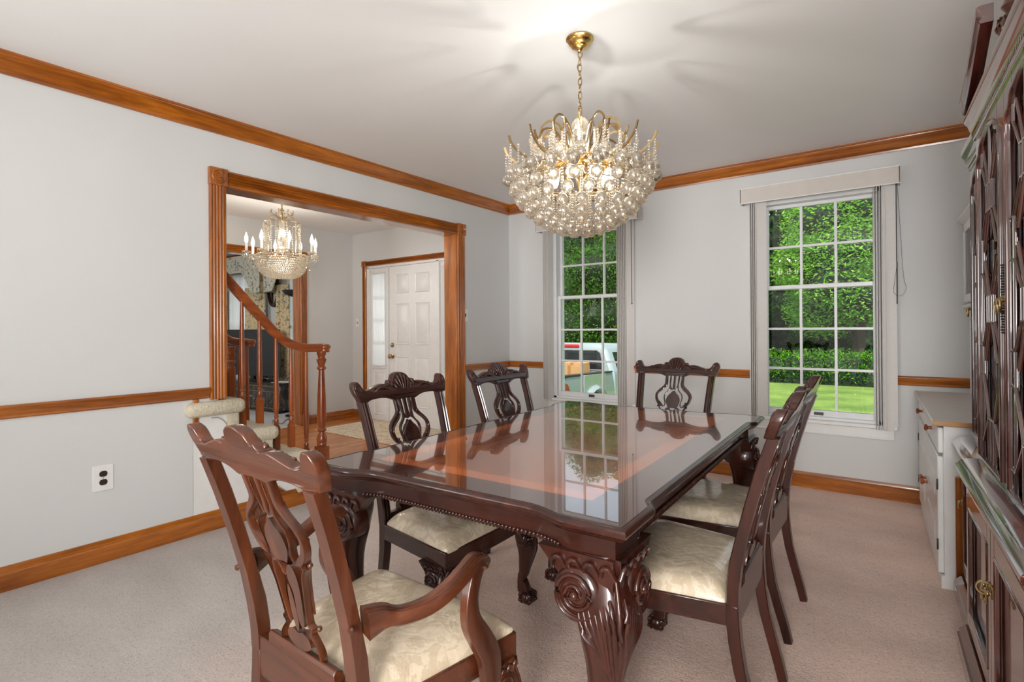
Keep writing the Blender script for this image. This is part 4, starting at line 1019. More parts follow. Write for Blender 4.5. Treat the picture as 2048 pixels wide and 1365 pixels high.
    oh=[(u*.96,lift(z)+dz*(z-.45)/.45) for u,z in oh]
    R_=crom(oh,3); outl=R_+[(-u,z) for u,z in R_[::-1]]
    def hole(pts,sym):
        cu_=sum(u for u,z in pts)/len(pts) if sym!='c' else 0; cz_=sum(z for u,z in pts)/len(pts)
        pts=[(cu_+(u-cu_)*1.18,cz_+(z-cz_)*1.03) for u,z in pts]
        pts=[(u*.96,lift(z)+dz*(z-.45)/.45) for u,z in pts]
        if sym=='c': h=pts+[(-u,z) for u,z in pts[::-1] if abs(u)>1e-6]; return [crom(h,3,True)]
        a=crom(pts,3,True); return [a,[(-u,z) for u,z in a[::-1]]]
    H=[]
    H+=hole([(.048,.898),(.046,.835),(.060,.806),(.082,.782),(.096,.758),(.098,.735),(.090,.716),(.072,.700),(.060,.686),(.052,.70),(.060,.73),(.056,.762),(.040,.788),(.033,.815),(.034,.898)],'p')
    H+=hole([(.008,.902),(.024,.902),(.023,.84),(.011,.800),(.007,.835)],'p')
    H+=hole([(0,.782),(.012,.762),(.026,.742),(.034,.715),(.026,.690),(.012,.668),(0,.650)],'c')
    H+=hole([(.026,.672),(.040,.664),(.044,.640),(.040,.600),(.034,.560),(.026,.535),(.018,.560),(.020,.610),(.012,.640)],'p')
    H+=hole([(0,.622),(.006,.600),(.008,.560),(.004,.530),(0,.520)],'c')
    H+=hole([(0,.508),(.016,.514),(.034,.506),(.038,.490),(.022,.478),(.008,.472),(0,.466)],'c')
    m=flat_shape(outl,H,.018,.0025)
    m.v=[(bx(z)-y-.001,x,z) for x,y,z in m.v]
    sp=obj('splat',m,mz,r,smooth=30)
    for s in (1,-1):
        m=MB()
        for pts in ([(.053,.84),(.053,.82),(.068,.797),(.090,.775),(.104,.752),(.106,.733),(.098,.708),(.080,.690)],[(.094,.700),(.086,.684),(.074,.664),(.064,.640),(.058,.610),(.054,.570)]):
            P_=crom([(bx(lift(z)+dz*(z-.45)/.45)+.009,s*u*.96,lift(z)+dz*(z-.45)/.45) for u,z in pts],3); nn=len(P_); m.tube(P_,[.0035*sin(PI*(.15+.75*i/nn))+.001 for i in range(nn)],5)
        for u,z in ((.092,.684),(.066,.538),(.085,.705)):
            m.sphere((bx(lift(z)+dz*(z-.45)/.45)+.006,s*u*.96,lift(z)+dz*(z-.45)/.45),.0065,8,6)
        obj('scroll_carving',m,mz,sp,smooth=60)
    # crest rail
    zc=-.012
    oc=[(0,.998),(.022,.995),(.042,.985),(.053,.970),(.062,.963),(.071,.967),(.079,.958),(.088,.952),(.112,.955),(.14,.951),(.17,.943),(.198,.936),(.222,.938),(.236,.950),(.244,.964),(.257,.974),(.272,.972),(.283,.959),(.285,.942),(.280,.924),(.270,.906),(.262,.893),(.222,.891),(.214,.893),(.19,.897),(.15,.899),(.112,.896),(.086,.890),(.070,.884),(.060,.882),(.040,.884),(0,.886)]
    h=[(u*su,z+zc) for u,z in crom(oc,3)]; outl=h+[(-u,z) for u,z in h[::-1] if u>1e-6]
    m=flat_shape(outl,[],.030,.0045,2)
    cv=lambda u:.05*u*u
    m.v=[(bx(z)-y+cv(x)+ (0.004 if abs(x)>.2 else 0),x,z) for x,y,z in m.v]
    cr=obj('crest_rail',m,my,r,smooth=45)
    m=MB()
    def P3(u,z,h=.0155): return (bx(z+zc)+cv(u*su)+h,u*su,z+zc)
    for k in range(7):
        a=PI/2+(k-3)*.40; P_=[P3(.008*cos(a),.905+.008*sin(a)),P3(.030*cos(a),.912+.030*sin(a),.020),P3(.046*cos(a),.915+.060*sin(a)*(.95),.019),P3(.050*cos(a),.915+.074*sin(a),.013)]
        P_=crom(P_,3); nn=len(P_); m.tube(P_,[.0022+.0050*i/nn for i in range(nn)],6)
    for s in (1,-1):
        for pts,w in (([(.055,.905),(.085,.925),(.115,.938),(.15,.937),(.185,.922),(.215,.918)],.006),([(.060,.890),(.09,.908),(.13,.922),(.17,.915),(.205,.908)],.005),([(.07,.955),(.10,.945),(.13,.944),(.16,.935)],.005),
            ([(.22,.92),(.24,.93),(.25,.95),(.262,.962),(.272,.955),(.268,.94),(.258,.942)],.006),([(.225,.905),(.245,.908),(.262,.918),(.274,.935)],.005),([(.060,.965),(.066,.95),(.056,.94),(.05,.95)],.005),
            ([(.10,.93),(.11,.945),(.125,.95)],.004),([(.14,.925),(.155,.94),(.17,.942)],.004),([(.18,.915),(.195,.928),(.21,.932)],.004)):
            P_=crom([P3(s*u,z,.0155) for u,z in pts],4); nn=len(P_); m.tube(P_,[w*sin(PI*(.12+.8*i/nn))+.001 for i in range(nn)],6)
        m.sphere(P3(s*.074,.958,.009),.0075,10,6)
    obj('shell_carving',m,my,cr,smooth=60)
    if arm:
        for s in (1,-1):
            # arm: flat rounded bar flowing forward to a reeded hand
            pts=[(bx(.60)+.016,s*.226,.602),(bx(.60)+.05,s*.236,.604),(-.155,s*.254,.596),(-.10,s*.270,.597),(-.05,s*.280,.612),(.0,s*.283,.634),(.030,s*.280,.644),(.055,s*.276,.641),(.070,s*.274,.628)]
            P_=crom(pts,4); nn=len(P_)
            sc_=[]
            for i in range(nn):
                t=i/(nn-1); w=1.0+.25*(1-t)*(t<.18)+.25*max(0,t-.6); sc_.append((w,1.0+(.9*(1-t/.2) if t<.2 else 0)))
            arms=[(-.019,-.011),(-.014,-.016),(.014,-.016),(.019,-.011),(.019,.008),(.015,.014),(.010,.0115),(.0075,.0150),(.0025,.0125),(0,.0155),(-.0025,.0125),(-.0075,.0150),(-.010,.0115),(-.015,.014),(-.019,.008)]
            m=MB(); m.sweep(P_,arms,ups=(0,0,1),scales=sc_); obj('armrest',m,M['arm_x'],r,smooth=40,bevel=.0)
            pts=[(.050,s*.276,.632,.020),(.036,s*.276,.605,.018),(.022,s*.277,.560,.019),(.026,s*.278,.510,.024),(.056,s*.278,.460,.028),(.085,s*.277,.410,.030),(.095,s*.276,.365,.030),(.095,s*.276,.335,.026)]
            C_=crom(pts,3); m=MB()
            m.sweep([(a,b,c) for a,b,c,d in C_],[(-.011,-1),(.011,-1),(.014,-.5),(.014,.5),(.011,1),(-.011,1),(-.014,.5),(-.014,-.5)],ups=(1,0,0),scales=[(1,d) for a,b,c,d in C_]); obj('arm_post',m,mz,r,smooth=50,bevel=.002)
            m=MB(); m.lathe([(.0001,.006),(.006,.005),(.008,0)],10,(bx(.6)-.016,s*.226,.60),'x',None); m.v=[(2*(bx(.6)-.016)-x,y,z) for x,y,z in m.v]; obj('plug',m,M['arm_x'],r)
    return r
def place(r,x,y,deg,label=None):
    r.location=(x,y,0); r.rotation_euler=(0,0,math.radians(deg)); 
    if label: r['label']=label
ac=make_chair('armchair','the only armchair, carved reddish mahogany with curved open arms and cream seat',True)
ac['category']='armchair'
place(ac,-1.075,.893,89)
G='carved side chairs around the dining table'
c0=make_chair('dining_chair','carved mahogany side chair standing between the table and the staircase newel',False,G)
place(c0,-1.465,1.60,0.5)
c=copy_tree(c0); place(c,-1.492,2.345,1,'carved mahogany side chair before the bare wall corner beside the cased opening')
c=copy_tree(c0); place(c,-.601,1.746,182,'carved mahogany side chair on the china cabinet side, its seat closest to the armchair')
c=copy_tree(c0); place(c,-.632,2.383,180,'carved mahogany side chair on the china cabinet side, its seat closest to the windows')
c=copy_tree(c0); place(c,-1.155,2.96,-90.5,'carved mahogany side chair at the table end, its back between the two windows')
# ================================================================= CRYSTAL CHANDELIER (dining room)
CHX,CHY=-1.13,2.04
ch=empty('chandelier',(CHX,CHY,ZC),0,'large round crystal ball chandelier on a brass chain above the dining table','chandelier')
zz=lambda z:z-ZC
m=MB(); m.lathe([(.0001,0),(.058,0),(.060,-.006),(.050,-.012),(.052,-.018),(.046,-.026),(.030,-.034),(.034,-.040),(.012,-.050),(.008,-.060),(.0001,-.062)],28); obj('ceiling_canopy',m,M['brass'],ch,smooth=50)
m=MB(); z=ZC-.07; k=0
while z>2.13:
    R=Matrix.Rotation(PI/2*(k%2),4,'Z'); pts=[]
    for i in range(14):
        a=2*PI*i/14; pts.append(R@Vector((.0085*cos(a),0,zz(z)+.019*sin(a))))
    m.tube(pts,.0022,5,ups=tuple(R.to_3x3()@Vector((0,1,0))),closed=True); z-=.030; k+=1
obj('chain',m,M['old_brass'],ch)
m=MB(); m.tube([(.010*sin(i*1.1+1),.010*cos(i*1.3),zz(ZC-.06)-(.26)*i/12) for i in range(13)],.0018,5); obj('lamp_cord',m,M['gold'],ch)
m=MB(); m.torus((0,0,zz(2.118)),.014,.003,16,6,axis='x'); m.lathe([(.006,2.10),(.008,2.09),(.005,2.08),(.005,1.96),(.010,1.95),(.028,1.945),(.045,1.935),(.060,1.925),(.062,1.915),(.05,1.905),(.02,1.90),(.016,1.86),(.03,1.84),(.012,1.82),(.006,1.70),(.012,1.66),(.02,1.64),(.0001,1.63)],18,(0,0,zz(0))); obj('stem',m,M['brass'],ch,smooth=50)
m=MB(); m.ico((0,0,zz(2.055)),.040,2); obj('glass_ball',m,M['crystal'],ch,smooth=0)
# bulbs on lampholders
m=MB(); hb=MB()
BULBS=[]
for k in range(8):
    a=2*PI*k/8+.2; r_=.125; z=1.83
    m.lathe([(.0001,-.03),(.014,-.028),(.022,-.012),(.023,.002),(.016,.018),(.010,.024),(.0001,.026)],12,(r_*cos(a),r_*sin(a),zz(z)))
    hb.lathe([(.011,.02),(.013,.03),(.013,.05),(.006,.055)],10,(r_*cos(a),r_*sin(a),zz(z))); hb.tube([(0,0,zz(1.90)),(r_*.5*cos(a),r_*.5*sin(a),zz(1.92)),(r_*cos(a),r_*sin(a),zz(z)+.055)],.004,5)
    BULBS.append((CHX+r_*cos(a),CHY+r_*sin(a),z))
obj('lampholders',hb,M['brass'],ch,smooth=50); obj('bulbs',m,M['bulb'],ch)
STR=[] # (tip radial pos, z, drop, ball r, angle)
arm_n=0
def arc(a,pts):
    return crom([(r*cos(a),r*sin(a),zz(z)) for r,z in pts],4)
def arm(a,pts,r=.0032):
    m=MB(); m.sweep(arc(a,pts),[(-r*1.5,-r*.6),(r*1.5,-r*.6),(r*1.5,r*.6),(-r*1.5,r*.6)],ups=(0,0,1) if False else (cos(a+PI/2),sin(a+PI/2),0)); obj('arm',m,M['gold'],ch,smooth=50)
for k in range(10):
    a=2*PI*k/10+.15; arm(a,[(.05,1.92),(.066,1.97),(.072,2.01),(.095,2.058),(.135,2.072),(.168,2.048),(.176,2.02)]); STR.append((.176,2.018,.105,.019,a))
    a2=a+PI/10; arm(a2,[(.05,1.92),(.075,1.955),(.10,1.99),(.14,2.020),(.185,2.012),(.205,1.975)]); STR.append((.207,1.97,.09,.018,a2))
for k in range(14):
    a=2*PI*k/14+.1; arm(a,[(.05,1.92),(.12,1.885),(.20,1.878),(.27,1.900),(.318,1.940),(.332,1.975)]); STR.append((.326,1.945,.115,.022,a))
for k in range(12):
    a=2*PI*k/12; arm(a,[(.04,1.93),(.08,1.90),(.14,1.91),(.19,1.945),(.215,1.985),(.222,2.01)]); STR.append((.215,1.975,.10,.021,a+.0))
RINGS=[(.312,1.822,.110,22),(.292,1.775,.11,22),(.262,1.730,.12,20),(.226,1.690,.13,18),(.184,1.655,.14,15),(.138,1.628,.15,12),(.090,1.608,.16,8),(.040,1.597,.17,4),(.252,1.862,.07,16),(.195,1.905,.05,12)]
for r_,z,drop,n in RINGS:
    for k in range(n):
        a=2*PI*(k+.5*(n%2))/n; STR.append((r_,z+drop,drop,.0245,a))
rings=MB()
for r_,z,drop,n in RINGS[2:5]: rings.torus((0,0,zz(z+drop)),r_,.0022,48,5)
obj('ring_frame',rings,M['gold'],ch)
def strand_mb(drop,br):
    m=MB(); b=.0062; z=-b
    while z>-drop+br*.9: m.ico((0,0,z),b,1); z-=b*1.85
    m.ico((0,0,-drop),br,2,1.05); return m
cache={}; CAMP=Vector((0,0,1.176)); items=[]
for (r_,z,drop,br,a) in STR:
    p=(r_*cos(a),r_*sin(a),zz(z)); d=(Vector((CHX+p[0],CHY+p[1],z))-CAMP).length; items.append((d,p,drop,br))
items.sort(key=lambda t:t[0]); rest=MB()
for i,(d,p,drop,br) in enumerate(items):
    key=(round(drop,3),br)
    if key not in cache:
        me=strand_mb(drop,br).mesh('crystal_strand',60); me.materials.append(M['crystal']); cache[key]=me
    if i<99:
        o=bpy.data.objects.new('crystal_strand',cache[key]); COL.objects.link(o); o.parent=ch; o.location=p; o.rotation_euler=(0,0,i*1.3)
    else: rest.merge(strand_mb(drop,br),Matrix.Translation(p)@Matrix.Rotation(i*1.3,4,'Z'))
o=obj('crystal_strands',rest,M['crystal'],ch,smooth=60,fix=False); o['kind']='stuff'
for b in BULBS[::1]:
    l=bpy.data.lights.new('chandelier_light','POINT'); l.energy=.45; l.color=(1,.95,.87); l.shadow_soft_size=.012
    o=bpy.data.objects.new('chandelier_light',l); COL.objects.link(o); o.location=(b[0]*1.0,b[1],b[2]+.11)

for k in range(2):  # extra points with no bulb, added to throw arm shadows on the ceiling
    l=bpy.data.lights.new('chandelier_light','POINT'); l.energy=3.6; l.color=(1,.96,.90); l.shadow_soft_size=.004
    o=bpy.data.objects.new('chandelier_light',l); COL.objects.link(o); o.location=(CHX+(.03 if k else -.03),CHY-.02,1.975)
# ================================================================= FOYER CHANDELIER
FX,FY=-4.82,2.80
fc=empty('chandelier',(FX,FY,ZC),0,'smaller empire crystal chandelier with candle arms hanging in the foyer','chandelier')
m=MB(); m.lathe([(.0001,0),(.062,0),(.056,-.010),(.030,-.022),(.014,-.034),(.008,-.05),(.010,-.06),(.006,-.075),(.008,-.09),(.02,-.105),(.024,-.115),(.010,-.13),(.008,-.20),(.022,-.21)],20); obj('ceiling_canopy',m,M['gold'],fc,smooth=50)
m=MB(); m.lathe([(.020,-.21),(.030,-.215),(.026,-.24),(.024,-.30),(.034,-.36),(.048,-.42),(.046,-.45),(.030,-.48),(.034,-.50),(.012,-.53)],18); obj('glass_column',m,M['bead'],fc,smooth=0)
m=MB()
for k in range(8):
    a=2*PI*k/8; m.tube(crom([(.02*cos(a),.02*sin(a),-.205),(.05*cos(a),.05*sin(a),-.17),(.10*cos(a),.10*sin(a),-.155),(.105*cos(a),.105*sin(a),-.125)],3),.0032,5); m.sphere((.105*cos(a),.105*sin(a),-.12),.007,6,4)
    for z in (-.165,-.18,-.195): m.ico((.108*cos(a),.108*sin(a),z),.006,1)
obj('crown',m,M['gold'],fc,smooth=50)
m=MB()
for rr,z in ((.165,-.235),(.225,-.545),(.17,-.54)): m.torus((0,0,z),rr,.004,40,5)
obj('ring_frame',m,M['gold'],fc)
sm=MB(); z=0
while z>-.285: sm.ico((0,0,z),.0085,1); z-=.0172
me=sm.mesh('bead_strand',0); me.materials.append(M['bead'])
for k in range(22):
    if k%11 in (0,): continue
    a=2*PI*k/22; o=bpy.data.objects.new('bead_strand',me); COL.objects.link(o); o.parent=fc; o.location=(.165*cos(a),.165*sin(a),-.245); o.rotation_euler=(0,0,k)
m=MB(); th=0
for j in range(15):
    t=j/14; rr=.225*cos(t*1.35)**.8+.01; z=-.555-.205*sin(t*PI/2)
    n=max(5,int(2*PI*rr/.0185))
    for k in range(n):
        a=2*PI*(k+.5*(j%2))/n; m.ico((rr*cos(a),rr*sin(a),z),.0098,1)
o=obj('bead_basket',m,M['bead'],fc,smooth=0,fix=False); o['kind']='stuff'
CAND=[]
for k in range(8):
    a=math.radians(36.5-10)+2*PI*k/8+.0; c_,s_=cos(a),sin(a)
    P_=lambda r,z:(r*c_,r*s_,z)
    m=MB(); m.tube(crom([P_(.16,-.56),P_(.21,-.60),P_(.27,-.605),P_(.305,-.57),P_(.312,-.535)],4),.0055,6); ar=obj('candle_arm',m,M['bead'],fc,smooth=50)
    m=MB(); m.lathe([(.004,-.012),(.030,.0),(.038,.008),(.036,.010),(.01,.002)],12,P_(.312,-.535))
    for q in range(8):
        b=2*PI*q/8; x,y,z=P_(.312,-.535); m.ico((x+.036*cos(b),y+.036*sin(b),z-.004),.006,1); m.ico((x+.036*cos(b),y+.036*sin(b),z-.022),.005,1); m.ico((x+.036*cos(b),y+.036*sin(b),z-.040),.0065,1)
    obj('bobeche',m,M['bead'],ar,smooth=0)
    m=MB(); m.lathe([(.0115,-.53),(.0115,-.455),(.008,-.45)],12,P_(.312,0)); obj('candle_sleeve',m,M['candle'],ar)
    m=MB(); m.lathe([(.006,-.452),(.014,-.435),(.0165,-.415),(.014,-.395),(.007,-.372),(.0025,-.355),(.0001,-.350)],12,P_(.312,0)); obj('flame_bulb',m,M['bulb'],ar)
    m=MB()
    for t in range(9):
        f=t/8; m.ico(P_(.20+.11*f,-.60-.045*sin(PI*f)),.0055,1)
    m.ico(P_(.255,-.672),.010,2,1.5); obj('bead_swag',m,M['bead'],ar,smooth=0)
for k,(r_,h_,e) in enumerate([(0,-.35,5)]):
    pass
for k in range(4):
    a=PI/4+PI/2*k; l=bpy.data.lights.new('foyer_light','POINT'); l.energy=3.2; l.color=(1,.92,.8); l.shadow_soft_size=.03
    o=bpy.data.objects.new('foyer_light',l); COL.objects.link(o); o.location=(FX+.36*cos(a),FY+.36*sin(a),ZC-.36)

for q,e_ in (((FX,FY,ZC-.60),3.0),((FX,FY,ZC-.33),1.5)):
    l=bpy.data.lights.new('basket_light','POINT'); l.energy=e_; l.color=(1,.93,.8); l.shadow_soft_size=.06
    o=bpy.data.objects.new('basket_light',l); COL.objects.link(o); o.location=q
# ================================================================= FOYER RUG
t=NT('rug_pattern'); v=t.coords(); n=t.n('ShaderNodeTexVoronoi'); n.feature='DISTANCE_TO_EDGE'; n.inputs['Scale'].default_value=7
nn=t.noise(v,6,3,.6,1.5); mxv=t.n('ShaderNodeVectorMath',operation='ADD'); t.l(v,mxv.inputs[0]); t.l(nn,mxv.inputs[1]); t.l(mxv.outputs[0],n.inputs['Vector'])
c=t.ramp(n.outputs[0],[(.03,srgb(196,164,130)),(.07,srgb(240,226,202))]); t.bsdf(c,.9,bump=t.bump(n.outputs[0],.4,.01)); M['rug']=t.m
rg=empty('rug',(-4.72,4.02,0),math.radians(-1),'beige patterned rug with fringe lying before the front door','rug')
m=MB(); m.box(-.80,.80,-.42,.40,.001,.012); obj('rug_field',m,M['rug'],rg,bevel=.003)
m=MB()
for i in range(60):
    y=-.41+.8*i/59
    for s in (-1,1): m.tube([(s*.80,y,.006),(s*.84,y+random.uniform(-.006,.006),.004)],.003,4)
m2=plain('fringe',srgb(215,200,170),.9); obj('fringe',m,m2,rg)

# ================================================================= LIVING ROOM beyond the foyer
def curtain(name,x0,x1,y,z0,z1,mat,label,cat,waves=6,amp=.025,group=None):
    m=MB(); n=waves*8; vs=[]
    for i in range(n+1):
        t_=i/n; x=x0+(x1-x0)*t_; d=amp*sin(t_*waves*2*PI)+.3*amp*sin(t_*waves*5.1)
        vs+=[(x,y+d,z0),(x,y+d*.8,z1)]
    m.add(vs,[(2*i,2*i+2,2*i+3,2*i+1) for i in range(n)]); o=obj(name,m,mat,None,smooth=80,fix=False); tag(o,label,cat,group)
    s=o.modifiers.new('s','SOLIDIFY'); s.thickness=.004; return o
def living_window(name,x0,x1):
    r=struct_empty(name); m=MB()
    for a in (x0,x1-.04): m.box(a,a+.04,YD+.03,YD+.09,.35,2.1)
    m.box(x0,x1,YD+.03,YD+.09,.35,.40); m.box(x0,x1,YD+.03,YD+.09,2.06,2.1); m.box(x0,x1,YD+.03,YD+.09,1.2,1.24)
    fr=obj('window_frame',m,M['vinyl'],r)
    for i in (1,2): a=x0+(x1-x0)*i/3; obj('muntin',B(a-.009,a+.009,YD+.05,YD+.07,.4,2.06),M['vinyl'],fr)
    obj('glass_pane',B(x0+.03,x1-.03,YD+.06,YD+.063,.38,2.08),M['pane'],fr,smooth=0)
living_window('window_3',*LW[0]); living_window('window_4',*LW[1])
curtain('sheer_curtain',-9.3,-8.1,4.43,.15,2.12,M['sheer'],'white sheer curtain over the far living room window behind the television','curtain',16,.012)
curtain('sheer_curtain',-7.35,-6.6,4.43,.15,2.12,M['sheer'],'white sheer curtain over the living room window nearest the opening','curtain',12,.012)
curtain('drape',-9.75,-9.25,4.38,.05,1.86,M['drape'],'floral drape panel on the stair side of the television','drape',5)
curtain('drape',-8.66,-8.02,4.38,.05,1.86,M['drape'],'floral drape panel hanging behind the television','drape',5)
curtain('drape',-7.72,-7.36,4.38,.05,1.86,M['drape'],'narrow floral drape panel beside the floor lamp','drape',4)
def valance(x0,x1,label,lab_side):
    r=empty('valance',((x0+x1)/2,4.36,2.2),0,label,'valance'); ox=(x0+x1)/2
    n=28; front=[]
    for i in range(n+1):
        t_=i/n; u=x0+(x1-x0)*t_-ox; e=abs(2*t_-1); z=-.10-.34*min(1,max(0,(e-.35)/.35))**1.3 ; front.append((u,z+.0))
    poly=[(x1-ox,.17),(x0-ox,.17)]+front
    m=MB(); m.prism(poly,-.10,-.085,'xz'); obj('front_panel',m,M['valance'],r)
    for s in (x0-ox,x1-ox-.02): 
        m=MB(); m.box(s,s+.02,-.09,.09,-.44,.17); obj('side_return',m,M['drape'],r)
    return r
valance(-9.75,-7.98,'shaped floral valance over the far living room window',0); valance(-7.86,-6.35,'shaped floral valance over the living room window nearest the opening',1)
# carved wall plaque
wp=empty('wall_mirror',(-7.90,YD,1.78),0,'dark wooden oval mirror hanging between the living room windows','mirror')
m=MB(); pts=[(.125*cos(2*PI*k/28),-.02,.22*sin(2*PI*k/28)) for k in range(28)]; m.sweep(pts,[(-.035,-.012),(.035,-.012),(.025,.014),(-.025,.014)],ups=(0,-1,0),closed=True); obj('oval_frame',m,M['mah_z'],wp,smooth=50)
m=MB(); m.prism([(.12*cos(2*PI*k/28),.21*sin(2*PI*k/28)) for k in range(28)],-.015,-.01,'xz'); obj('mirror_glass',m,M['mirror'],wp)
# chest
tq=NT('lacquer_panels'); v=tq.coords((9,9,5)); n_=tq.noise(v,1.2,4,.6,1.2); tq.bsdf(tq.ramp(n_,[(.5,(.012,.010,.009,1)),(.60,(.10,.07,.05,1)),(.66,(.22,.19,.17,1))]),.25,coat=.6); M['lacquer']=tq.m
cs=empty('lacquer_chest',(-7.62,4.12,0),math.radians(6),'black lacquered chest with oriental figures under the television','chest')
m=MB(); m.box(-.68,.62,-.18,.19,.04,.40); obj('chest_body',m,M['lacquer'],cs,bevel=.005)
m=MB(); m.box(-.69,.63,-.19,.20,.40,.425); obj('chest_top',m,M['black'],cs,bevel=.004)
m=MB()
for z in (.07,.30,.375): m.box(-.67,.61,-.184,-.178,z,z+.008)
for x in (-.4,-.1,.22): m.box(x,x+.008,-.184,-.178,.07,.38)
obj('gilt_lines',m,M['old_brass'],cs)
m=MB()
for sx_ in (-.62,.56):
    for sy_ in (-.14,.14): m.box(sx_-.03,sx_+.03,sy_-.03,sy_+.03,0,.045)
obj('feet',m,M['black'],cs)
tvs=empty('television',(-7.93,4.13,.425),math.radians(8),'flat black television standing on the lacquered chest','television')
m=MB(); m.box(-.60,.60,-.02,.02,.06,.76); obj('tv_case',m,M['black'],tvs,bevel=.006)
t=NT('tv_screen'); t.bsdf((.012,.013,.016,1),.08,spec=.7); obj('screen',B(-.585,.585,-.0225,-.0205,.085,.745),t.m,tvs)
m=MB(); m.box(-.20,.20,-.09,.09,0,.012); m.box(-.04,.04,-.02,.02,.01,.08); obj('tv_stand',m,M['black'],tvs,bevel=.003)
mg=empty('magazine',(-7.18,4.17,.4255),.5,'open magazine lying on the end of the black chest','magazine')
m=MB(); m.prism([(-.13,0),(-.13,.004),(-.06,.012),(0,.004),(.06,.012),(.13,.004),(.13,0)],-.09,.09,'xz'); obj('pages',m,plain('paper',(.75,.75,.73,1),.5),mg)
fl=empty('floor_lamp',(-6.68,4.07,0),0,'black torchiere floor lamp bowl beside the living room opening','floor lamp')
m=MB(); m.lathe([(.0001,0),(.14,0),(.14,.015),(.02,.03),(.012,.05),(.012,1.62),(.02,1.63)],18); obj('pole',m,M['black'],fl)
m=MB(); m.lathe([(.02,1.62),(.08,1.635),(.14,1.665),(.175,1.71),(.17,1.715),(.12,1.68),(.02,1.65)],28); obj('bowl_shade',m,M['black'],fl,smooth=50)
m=MB(); m.tube(crom([(-6.35,3.55,.012),(-6.25,3.50,.06),(-6.2,3.58,.012),(-6.4,3.75,.010),(-6.6,3.95,.010)],5),.004,5); tag(obj('power_cord',m,M['black']),'black cord looping on the pale floor past the opening','cord')

# ================================================================= OUTSIDE
GZ=-.90
t=NT('lawn'); v=t.coords(); a=t.noise(v,9,5,.8); b=t.noise(v,.9,3,.6); c=t.mix(t.ramp(b,[(.35,(0,0,0,1)),(.65,(1,1,1,1))]),srgb(98,130,50),srgb(136,162,74)); c=t.mix(.7,c,t.ramp(a,[(.3,(.45,.5,.35,1)),(.65,(1,1,1,1))]),'MULTIPLY')
t.bsdf(c,.9,bump=t.bump(a,.6,.05)); M['lawn']=t.m
m=MB(); m.box(-60,40,YB+TB+.15,60,GZ-.4,GZ); o=obj('ground',m,M['lawn'])
mb=MB(); vs=[];fs=[]
for i in range(41):
    x=-62+2.6*i
    for j,(yy,zz_) in enumerate(((41,GZ-.1),(42,4),(45,7),(50,8.2),(60,8))): vs.append((x+.8*sin(i*2.1+j),yy+.8*sin(i*1.7+j*2),zz_+(1.2*sin(i*1.3+j) if j else 0)))
for i in range(40):
    for j in range(4): fs.append((i*5+j,i*5+5+j,i*5+6+j,i*5+1+j))
mb.add(vs,fs); t=NT('wooded_slope'); nn_=t.noise(t.coords(),1.4,5,.7); t.bsdf(t.ramp(nn_,[(.4,srgb(14,30,14)),(.6,srgb(44,82,36)),(.75,srgb(84,128,56))]),.95,bump=t.bump(nn_,1,.4)); o2=obj('ground_hill',mb,t.m); o2['kind']='structure'; o['kind']='structure'
m=MB(); m.box(-9.5,-3.75,YB+TB+.2,15,GZ-.02,GZ+.015); o=obj('driveway',m,plain('asphalt',(.16,.16,.165,1),.8)); o['kind']='structure'
# foundation below the house floor
o=obj('foundation_wall',B(XW-.1,.95,YF-.1,YB+TB,GZ-.3,-.12),plain('foundation',(.4,.38,.36,1),.8)); o['kind']='structure'
def leafmat(name,c1,c2,trans=.35):
    t=NT(name); g=t.n('ShaderNodeNewGeometry'); ri=g.outputs['Random Per Island']
    col=t.ramp(ri,[(0,c1),(1,c2)]); d=t.n('ShaderNodeBsdfDiffuse'); tr=t.n('ShaderNodeBsdfTranslucent'); t.l(col,d.inputs[0]); t.l(col,tr.inputs[0])
    m=t.n('ShaderNodeMixShader'); m.inputs[0].default_value=trans; t.l(d.outputs[0],m.inputs[1]); t.l(tr.outputs[0],m.inputs[2]); t.l(m.outputs[0],t.out.inputs[0]); return t.m
M['leaf_dark']=leafmat('dark_leaves',srgb(30,62,30),srgb(72,112,48)); M['leaf_bright']=leafmat('bright_leaves',srgb(92,160,48),srgb(165,214,92)); M['leaf_hedge']=leafmat('hedge_leaves',srgb(48,105,28),srgb(120,175,55)); M['leaf_mid']=leafmat('mid_leaves',srgb(44,92,34),srgb(104,150,56))
M['bark']=plain('bark',(.07,.05,.035,1),.9)
def crown_mb(blobs,n,size,seed,flat=0):
    R=random.Random(seed); m=MB(); V=[];F=[]
    tot=sum(b[3]**2 for b in blobs)
    for (x,y,z,r,sz) in blobs:
        cnt=int(n*r*r/tot)
        for _ in range(cnt):
            u=R.uniform(-1,1); a=R.uniform(0,2*PI); q=(1-u*u)**.5; rr=r*R.uniform(.72,1.05)
            px,py,pz=x+rr*q*cos(a),y+rr*q*sin(a),z+rr*u*sz
            s=size*R.uniform(.6,1.3)
            ax=Vector((R.gauss(0,1),R.gauss(0,1),R.gauss(0,1)*(.35 if flat else 1))).normalized(); 
            bx_=ax.cross(Vector((R.gauss(0,1),R.gauss(0,1),R.gauss(0,1)))).normalized()
            if flat: ax.z-=.25
            o=len(V); P=Vector((px,py,pz))
            V+=[tuple(P-ax*s),tuple(P+bx_*s*.38-ax*s*.15),tuple(P+ax*s),tuple(P-bx_*s*.38-ax*s*.15)]; F.append((o,o+1,o+2,o+3))
    m.v=V;m.f=F; return m
